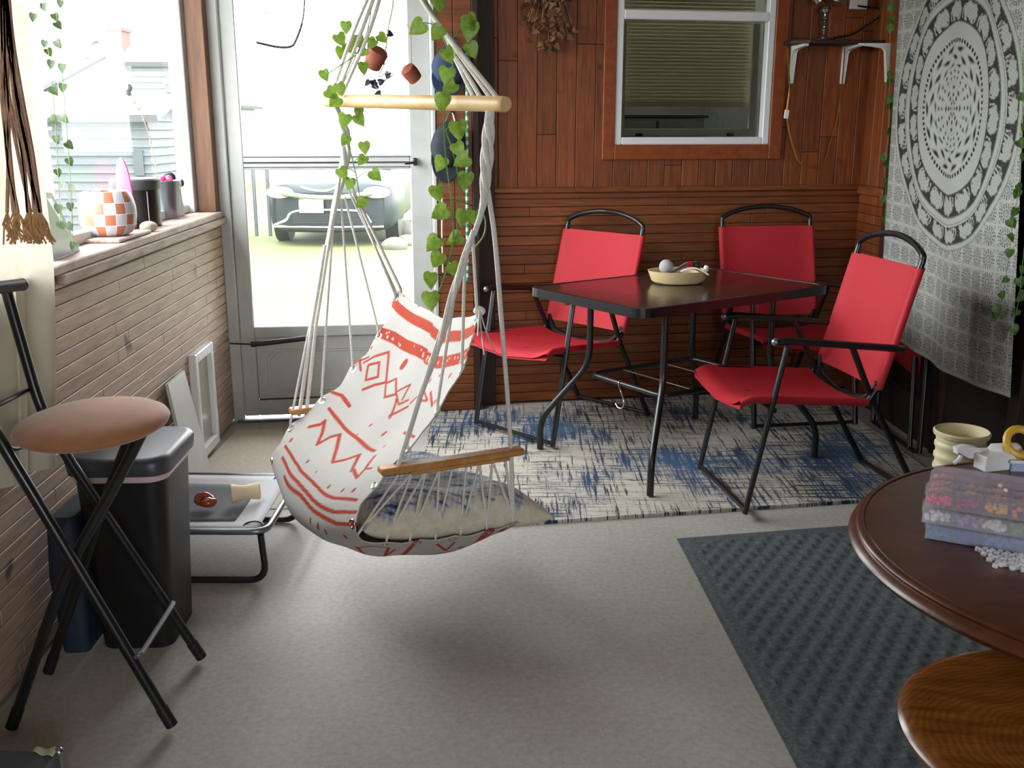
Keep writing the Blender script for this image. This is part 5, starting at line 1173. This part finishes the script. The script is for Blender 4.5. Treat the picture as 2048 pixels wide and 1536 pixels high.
# caps on the boarded strip beside the door
def cap(label, c, m, w, h, brim, M_c):
    """crown dome facing the room, brim hanging down, closing strap on the hook"""
    t = thing('baseball_cap', label, 'cap', c); D = .085
    def dome(u, v):
        a = 2*PI*u; r = math.sin(PI/2*v)**.8 if v > 0 else 0; k = 1-.025*abs(math.sin(3*a))*v
        return M_c @ V((w*r*math.cos(a)*k, .05-D*math.cos(PI/2*v)**.75, h*r*math.sin(a)*k*(1.0 if math.sin(a) > 0 else .72)))
    mb = MB(); mb.grid(dome, 48, 14, closed=True); mb.build('crown', m, t, True, solid=.002, sharp=180)
    mb = MB()
    for i in range(6): mb.tube([Vector(dome((i+.5)/6, k/10+.02))+M_c.to_3x3() @ V((0, -.001, 0)) for k in range(10)], .0011, 4)
    mb.build('seam', m, t, True)
    def visor(u, v):
        a = PI*(1.14+.72*u); x = w*math.cos(a); z = h*.72*math.sin(a); e = math.sin(PI*u)**.6
        return M_c @ V((x*(1+.10*v*e), .048-.035*v*e-.018*math.sin(PI*u), z-brim*v*e))
    mb = MB(); mb.grid(visor, 24, 8); mb.build('brim', m, t, True, solid=.004, sharp=180)
    mb = MB(); mb.tube(spline([M_c @ V((-.025, .045, h*.9)), M_c @ V((0, .05, h*1.35)), M_c @ V((.025, .045, h*.9))], 6), .0035, 6); mb.build('strap', MAT['steel'] if 'black' in label else m, t, True)
    mb = MB(); mb.ball(M_c @ V((0, .05-D-.002, 0)), .007, 8, 6); mb.build('button', m, t, True)
    mb = MB(); mb.tube([M_c @ V((0, .075, h*1.33)), M_c @ V((0, .035, h*1.33)), M_c @ V((0, .033, h*1.40))], .003, 6); mb.build('hook', MAT['black_soft'], t, True)
RD = Matrix.Rotation(aD, 4, 'Z')
c = onD(900, 136, .06); cap('blue denim cap hanging on the boarded strip right of the door', c, MAT['denim'], .080, .100, .055, Matrix.Translation(c) @ RD @ Matrix.Rotation(.2, 4, 'Y'))
c = onD(897, 296, .06); cap('black cap hanging on the boarded strip below the denim cap', c, MAT['dark_cloth'], .078, .120, .07, Matrix.Translation(c) @ RD @ Matrix.Rotation(.12, 4, 'Y'))
mb = MB(); mb.tube(spline([onD(934, 95, .04), onD(934, 230, .04), onD(934, 380, .04), onD(935, 500, .035), onD(935, 562, .035)], 6), .0075, 8); mb.tube([onD(934, 95, .04), onD(934, 95, -.01)], .003, 6)
put(mb.build('lanyard', MAT['green_cord'], None, True, loc=onD(934, 562, .035)), label='green and white striped cord hanging beside the caps', category='cord')
mb = MB(); mb.tube(spline([onD(884, 390, .03), onD(884, 470, .03), onD(886, 545, .03)], 6), .0035, 6); mb.tube([onD(884, 390, .03), onD(884, 390, -.012)], .003, 6)
put(mb.build('string', MAT['rope'], None, True, loc=onD(886, 545, .03)), label='pale string hanging on the boards below the black cap', category='string')
# clay pots and leaves on a mobile in front of the door
t = thing('wind_chime', 'hanging mobile of terracotta bells and dark leaves before the door', 'wind chime', Y(780, 100, 4.1))
mb = MB(); mb.tube([Y(790, -120, 4.1), Y(786, 10, 4.1), Y(776, 60, 4.1), Y(768, 130, 4.1)], .003, 6)
mb.tube(spline([Y(768, 130, 4.1), Y(756, 155, 4.1), Y(772, 146, 4.1), Y(785, 148, 4.1), Y(775, 158, 4.1), Y(750, 168, 4.1), Y(757, 180, 4.1)], 4), .0025, 5); mb.tube([Y(786, 10, 4.1), Y(822, 60, 4.1), Y(823, 134, 4.1)], .0015, 5)
mb.build('cord', MAT['brown_cord'], t, True)
mb = MB(); mb.lathe(Matrix.Translation(Y(750, 118, 4.1)) @ Matrix.Rotation(.5, 4, 'Y') @ Matrix.Rotation(.4, 4, 'X'), [(.02, -.038), (.034, -.034), (.038, 0), (.042, .028), (.036, .04), (.015, .042)], 20); mb.build('bell', MAT['terracotta'], t, True)
mb = MB(); mb.lathe(Matrix.Translation(Y(822, 147, 4.1)) @ Matrix.Rotation(-.7, 4, 'Y') @ Matrix.Rotation(.5, 4, 'X'), [(.018, -.034), (.028, -.03), (.032, 0), (.03, .026), (.012, .036)], 20); mb.build('bell', MAT['terracotta'], t, True)
for u, v in ((778, 145), (745, 160), (756, 170), (757, 165), (762, 187), (774, 66), (740, 162)):
    mb = MB(); leaf(mb, Y(u, v, 4.1), (random.uniform(-1, 1), random.uniform(-.4, .4), random.uniform(-1, .2)), .030); mb.build('leaf_charm', MAT['dark_cloth'], t, True)
# wire hoop and dragonfly on the door glass
t = thing('wire_hoop', 'black bent wire hoop hanging against the upper door glass', 'hoop', onD(560, 90, .02))
mb = MB(); mb.tube(spline([onD(611, -40, .02), onD(608, 20, .02), onD(603, 50, .02), onD(592, 80, .02), onD(582, 93, .02), onD(555, 94, .02), onD(513, 85, .02)], 6), [.0035]*12+[.0055]*25, 6); mb.build('hoop', MAT['black_soft'], t, True)
mb = MB(); a = onD(531, 25, .02); mb.tube([onD(512, 85, .02), onD(520, 60, .02), onD(531, 25, .02)], .0012, 5)
for q in ((518, 20), (538, 22), (540, 29), (524, 17), (535, 34)): mb.tube([a, onD(*q, .02)], .003, 5, flat=(.4, 1))
mb.build('dragonfly', MAT['grey_metal'], t, True)
SKY, EXPO = 14, 0.0
# ------------------------------------------------------------------ outside
GZ = -.32
m = MB(); m.box(None, (-60, 4.95, GZ-.2), (40, 80, GZ)); m.box(None, (-60, -20, GZ-.2), (-1.75, 4.95, GZ)); struct(m.build('ground_lawn', MAT['grass']))
m = MB(); m.box(None, (-1.4, 4.9, GZ), (-.3, 5.6, -.06), .01); struct(m.build('trim_10', MAT['concrete']))
# dark car nose seen through the lower door pane
xc, yc = -2.66, 14.6
t = thing('minivan', 'dark car parked nose-on across the lawn, seen through the lower door pane', 'car', (xc, yc+2, GZ))
def sec(w, z0, z1, y, n=2): return [(-w, y, z0), (-w, y, z1), (w, y, z1), (w, y, z0)]
mb = MB()
def ring_(y, z0, z1, w, bul=.06):
    P_ = []
    for k in range(24):
        a = 2*PI*k/24; sx = math.copysign(abs(math.cos(a))**.35, math.cos(a)); sz = math.copysign(abs(math.sin(a))**.35, math.sin(a)); P_.append(V((xc+w*sx, y+bul*(abs(sx)**2), (z0+z1)/2+(z1-z0)/2*sz)))
    return P_
secs = [ring_(yc, GZ+.24, GZ+.78, .80, .22), ring_(yc+.12, GZ+.20, GZ+.90, .90, .20), ring_(yc+.6, GZ+.18, GZ+1.0, .96, .1), ring_(yc+1.2, GZ+.18, GZ+1.08, .98, 0), ring_(yc+2.0, GZ+.18, GZ+1.68, .94, 0), ring_(yc+4.3, GZ+.18, GZ+1.74, .92, 0), ring_(yc+4.9, GZ+.22, GZ+1.5, .86, 0)]
R = [[mb.bm.verts.new(p) for p in s_] for s_ in secs]
for i in range(len(R)-1):
    for k in range(24): mb.bm.faces.new((R[i][k], R[i][(k+1) % 24], R[i+1][(k+1) % 24], R[i+1][k]))
mb.bm.faces.new(R[0][::-1]); mb.bm.faces.new(R[-1]); mb.build('body', MAT['car_black'], t, True)
mb = MB(); mb.poly([(xc-.82, yc+1.22, GZ+1.12), (xc+.82, yc+1.22, GZ+1.12), (xc+.70, yc+1.88, GZ+1.62), (xc-.70, yc+1.88, GZ+1.62)]); mb.build('windscreen', MAT['car_glass'], t, solid=.02)
mb = MB(); mb.box(None, (xc-.40, yc-.06, GZ+.50), (xc-.05, yc-.03, GZ+.69), .01); mb.build('licence_plate', MAT['white_plastic'], t)
mb = MB(); mb.tube(spline([V((xc-.86, yc+.10, GZ+.80)), V((xc-.55, yc-.03, GZ+.76)), V((xc-.2, yc-.06, GZ+.72)), V((xc+.2, yc-.06, GZ+.72)), V((xc+.55, yc-.03, GZ+.76)), V((xc+.86, yc+.10, GZ+.80))]), .035, 8)
mb.tube(spline([V((xc-.36, yc-.03, GZ+.86)), V((xc-.2, yc-.05, GZ+.82)), V((xc+.0, yc-.06, GZ+.81)), V((xc+.16, yc-.05, GZ+.86))]), .02, 8)
mb.tube(spline([V((xc-.78, yc-.0, GZ+.32)), V((xc-.60, yc-.04, GZ+.40)), V((xc-.52, yc-.05, GZ+.50)), V((xc-.3, yc-.06, GZ+.54)), V((xc+.3, yc-.06, GZ+.54)), V((xc+.52, yc-.05, GZ+.5)), V((xc+.62, yc-.03, GZ+.36))]), .018, 6)
mb.tube([V((xc-.8, yc+.02, GZ+.30)), V((xc, yc-.06, GZ+.30)), V((xc+.8, yc+.02, GZ+.30))], .018, 6); mb.build('chrome_trim', MAT['steel'], t, True)
for s in (-1, 1):
    mb = MB(); mb.ball((xc+s*.70, yc+.10, GZ+.78), (.20, .14, .085)); mb.build('headlight', MAT['white_plastic'], t, True)
    mb = MB(); mb.lathe(Matrix.Translation((xc+s*.84, yc+.95, GZ+.33)) @ Matrix.Rotation(PI/2, 4, 'Y'), [(.2, -.11), (.33, -.10), (.33, .10), (.2, .11)], 28); mb.build('wheel', MAT['black_soft'], t, True)
mb = MB()
for k in range(6): mb.box(None, (xc-.5, yc-.035, GZ+.36+k*.024), (xc+.5, yc-.02, GZ+.368+k*.024))
mb.build('grille', MAT['black_soft'], t)
# neighbouring houses, seen through the left window
def house(name, label, x0, x1, y0, y1, ze, zr, wall, ridge_x=True, parts=()):
    t = thing(name, label, 'house', ((x0+x1)/2, (y0+y1)/2, GZ))
    mb = MB(); mb.box(None, (x0, y0, GZ), (x1, y1, ze))
    if ridge_x: ym = (y0+y1)/2; G_ = [((x, y0, ze), (x, y1, ze), (x, ym, zr)) for x in (x0, x1)]
    else: xm = (x0+x1)/2; G_ = [((x0, y, ze), (x1, y, ze), (xm, y, zr)) for y in (y0, y1)]
    for g in G_: mb.poly(g)
    n = int((ze-GZ)/.12)
    for i in range(n):                                   # lap siding courses
        z = GZ+.1+i*.12; mb.box(None, (x0-.03, y0-.03, z), (x1+.03, y1+.03, z+.03))
    mb.build('walls', wall, t)
    mb = MB(); e = .22
    if ridge_x:
        ym = (y0+y1)/2
        for ya in (y0-e, y1+e):
            zz = ze-(zr-ze)*e/(abs(ym-y0)); mb.poly([(x0-e, ya, zz), (x1+e, ya, zz), (x1+e, ym, zr), (x0-e, ym, zr)])
    else:
        xm = (x0+x1)/2
        for xa in (x0-e, x1+e):
            zz = ze-(zr-ze)*e/(abs(xm-x0)); mb.poly([(xa, y0-e, zz), (xa, y1+e, zz), (xm, y1+e, zr), (xm, y0-e, zr)])
    mb.build('roof', MAT['roof'], t, solid=.10); return t
# garage with a side wall towards the porch
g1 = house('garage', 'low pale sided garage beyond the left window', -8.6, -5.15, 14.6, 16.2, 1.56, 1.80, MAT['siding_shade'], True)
mb = MB(); mb.box(None, (-5.38, 14.54, .70), (-5.24, 14.6, 1.06), .01); mb.build('window', MAT['dark_pane'], g1)
h1 = house('neighbor_house', 'white gabled house with a red chimney beyond the garage', -12.6, -8.2, 27, 33, 2.1, 3.2, MAT['siding'], False)
mb = MB(); c = Y(238, 92, 29.5); mb.box(None, (c.x-.24, 29.2, 2.8), (c.x+.24, 29.8, Y(238, 62, 29.5).z), .02); mb.box(None, (c.x-.28, 29.15, Y(238, 64, 29.5).z), (c.x+.28, 29.85, Y(238, 58, 29.5).z)); mb.build('chimney', MAT['brick'], h1)
h2 = house('neighbor_house', 'tall white house at the right edge of the left window', -8.0, -6.86, 22, 25, 2.75, 3.4, MAT['siding'], True)
mb = MB(); a, b = Y(330, 146, 21.9), Y(359, 186, 21.9); mb.box(None, (a.x, 21.86, b.z), (b.x, 22.0, a.z), .01); mb.build('window', MAT['dark_pane'], h2)
mb = MB(); mb.box(None, (a.x-.03, 21.83, (a.z+b.z)/2-.03), (b.x+.03, 21.9, (a.z+b.z)/2+.03)); mb.build('window_bar', MAT['siding'], h2)
h3 = house('shed', 'white building close behind the left window vines', -7.2, -4.95, 9.6, 11.0, 3.3, 4.0, MAT['white_plastic'], True)
# shift so that its right corner stands where the haze begins
def tree(label, x, y, h, r):
    t = thing('tree', label, 'tree', (x, y, GZ)); rr = random.Random(int(x*10)); mb = MB()
    for k in range(16): a = rr.uniform(0, 2*PI); d = rr.random()*r*.7; mb.ball((x+d*math.cos(a), y+d*math.sin(a), h-r*.7+rr.uniform(-.5, .4)*r), (r*.45*rr.uniform(.7, 1.2),)*3, 10, 7)
    bmesh.ops.subdivide_edges(mb.bm, edges=mb.bm.edges[:], cuts=1)
    for v in mb.bm.verts: v.co += V((rr.uniform(-1, 1), rr.uniform(-1, 1), rr.uniform(-1, 1)))*r*.05
    mb.build('foliage', MAT['tree'], t, True, sharp=180)
    mb = MB(); mb.tube([V((x, y, GZ)), V((x+.1, y, h-r*.6))], [.25, .15], 8); mb.build('trunk', MAT['brown_cord'], t, True)
for lab, u, v, y, r in (('pale green tree left of the red chimney', 196, 85, 42, 1.1), ('pale green tree right of the red chimney', 296, 100, 46, 1.3), ('far tree at the right edge of the left window', 345, 92, 44, 1.6)):
    p = Y(u, v, y); tree(lab, p.x, p.y, p.z, r)
t = thing('wire_fence', 'grey fence of thin upright bars across the neighbour yard', 'fence', (-5.2, 11.9, GZ))
mb = MB()
for k in range(24): mb.tube([V((-6.6+k*.1, 11.9, GZ)), V((-6.6+k*.1, 11.9, .72))], .008, 5)
mb.build('bars', MAT['fence'], t)
mb = MB()
for z in (.66, -.1): mb.tube([V((-6.65, 11.9, z)), V((-4.25, 11.9, z))], .014, 6)
mb.build('rails', MAT['fence'], t)
t = thing('fence_post_row', 'grey upright posts of a fence beside the parked car', 'fence', (-4.3, 16, GZ))
for k in range(4): mb = MB(); mb.tube([V((-4.55+k*.22, 16.2, GZ)), V((-4.55+k*.22, 16.2, .85))], .03, 8); mb.build('post', MAT['fence'], t)
for k, (u, v, r, lab) in enumerate(((822, 472, .22, 'pale garden boulder right of the parked car'), (790, 498, .15, 'small garden stone in front of the boulder'), (816, 490, .14, 'small garden stone by the right door stile'))):
    c = G(u, v, GZ); mb = MB(); mb.ball(c+V((0, 0, r*.35)), (r*1.3, r, r*.75), 12, 8)
    rr = random.Random(k)
    for v_ in mb.bm.verts: v_.co += V((rr.uniform(-1, 1), rr.uniform(-1, 1), rr.uniform(-1, 1)))*r*.08
    put(mb.build('boulder', MAT['rock'], None, True, loc=c), label=lab, category='rock')

# ------------------------------------------------------------------ daylight
w = bpy.data.worlds.new('overcast_sky'); bpy.context.scene.world = w; w.use_nodes = True; nt = w.node_tree; bg = nt.nodes['Background']
bg.inputs[0].default_value = (.94, .975, 1, 1); bg.inputs[1].default_value = SKY
def portal(M, w_, h_):
    l = bpy.data.lights.new('window_portal', 'AREA'); l.shape = 'RECTANGLE'; l.size = w_; l.size_y = h_; l.cycles.is_portal = True
    o = bpy.data.objects.new('window_portal', l); C.objects.link(o); o.matrix_world = M
def look(c, d): return Matrix.Translation(V(c)) @ V(d).to_track_quat('-Z', 'Y').to_matrix().to_4x4()
portal(look(MD @ V((-.65, .10, 1.22)), (.1, -1, 0)), .78, 1.6)
portal(look((1.15, -2.64, 1.5), (0, 1, 0)), 1.5, 1.2)
portal(look(ML @ V((3.22, .16, 1.6)), (1, 0, 0)), 2.75, 1.2)
vs = bpy.context.scene.view_settings; vs.view_transform = 'Standard'; vs.look = 'None'; vs.gamma = 1; vs.use_curve_mapping = False; vs.exposure = EXPO
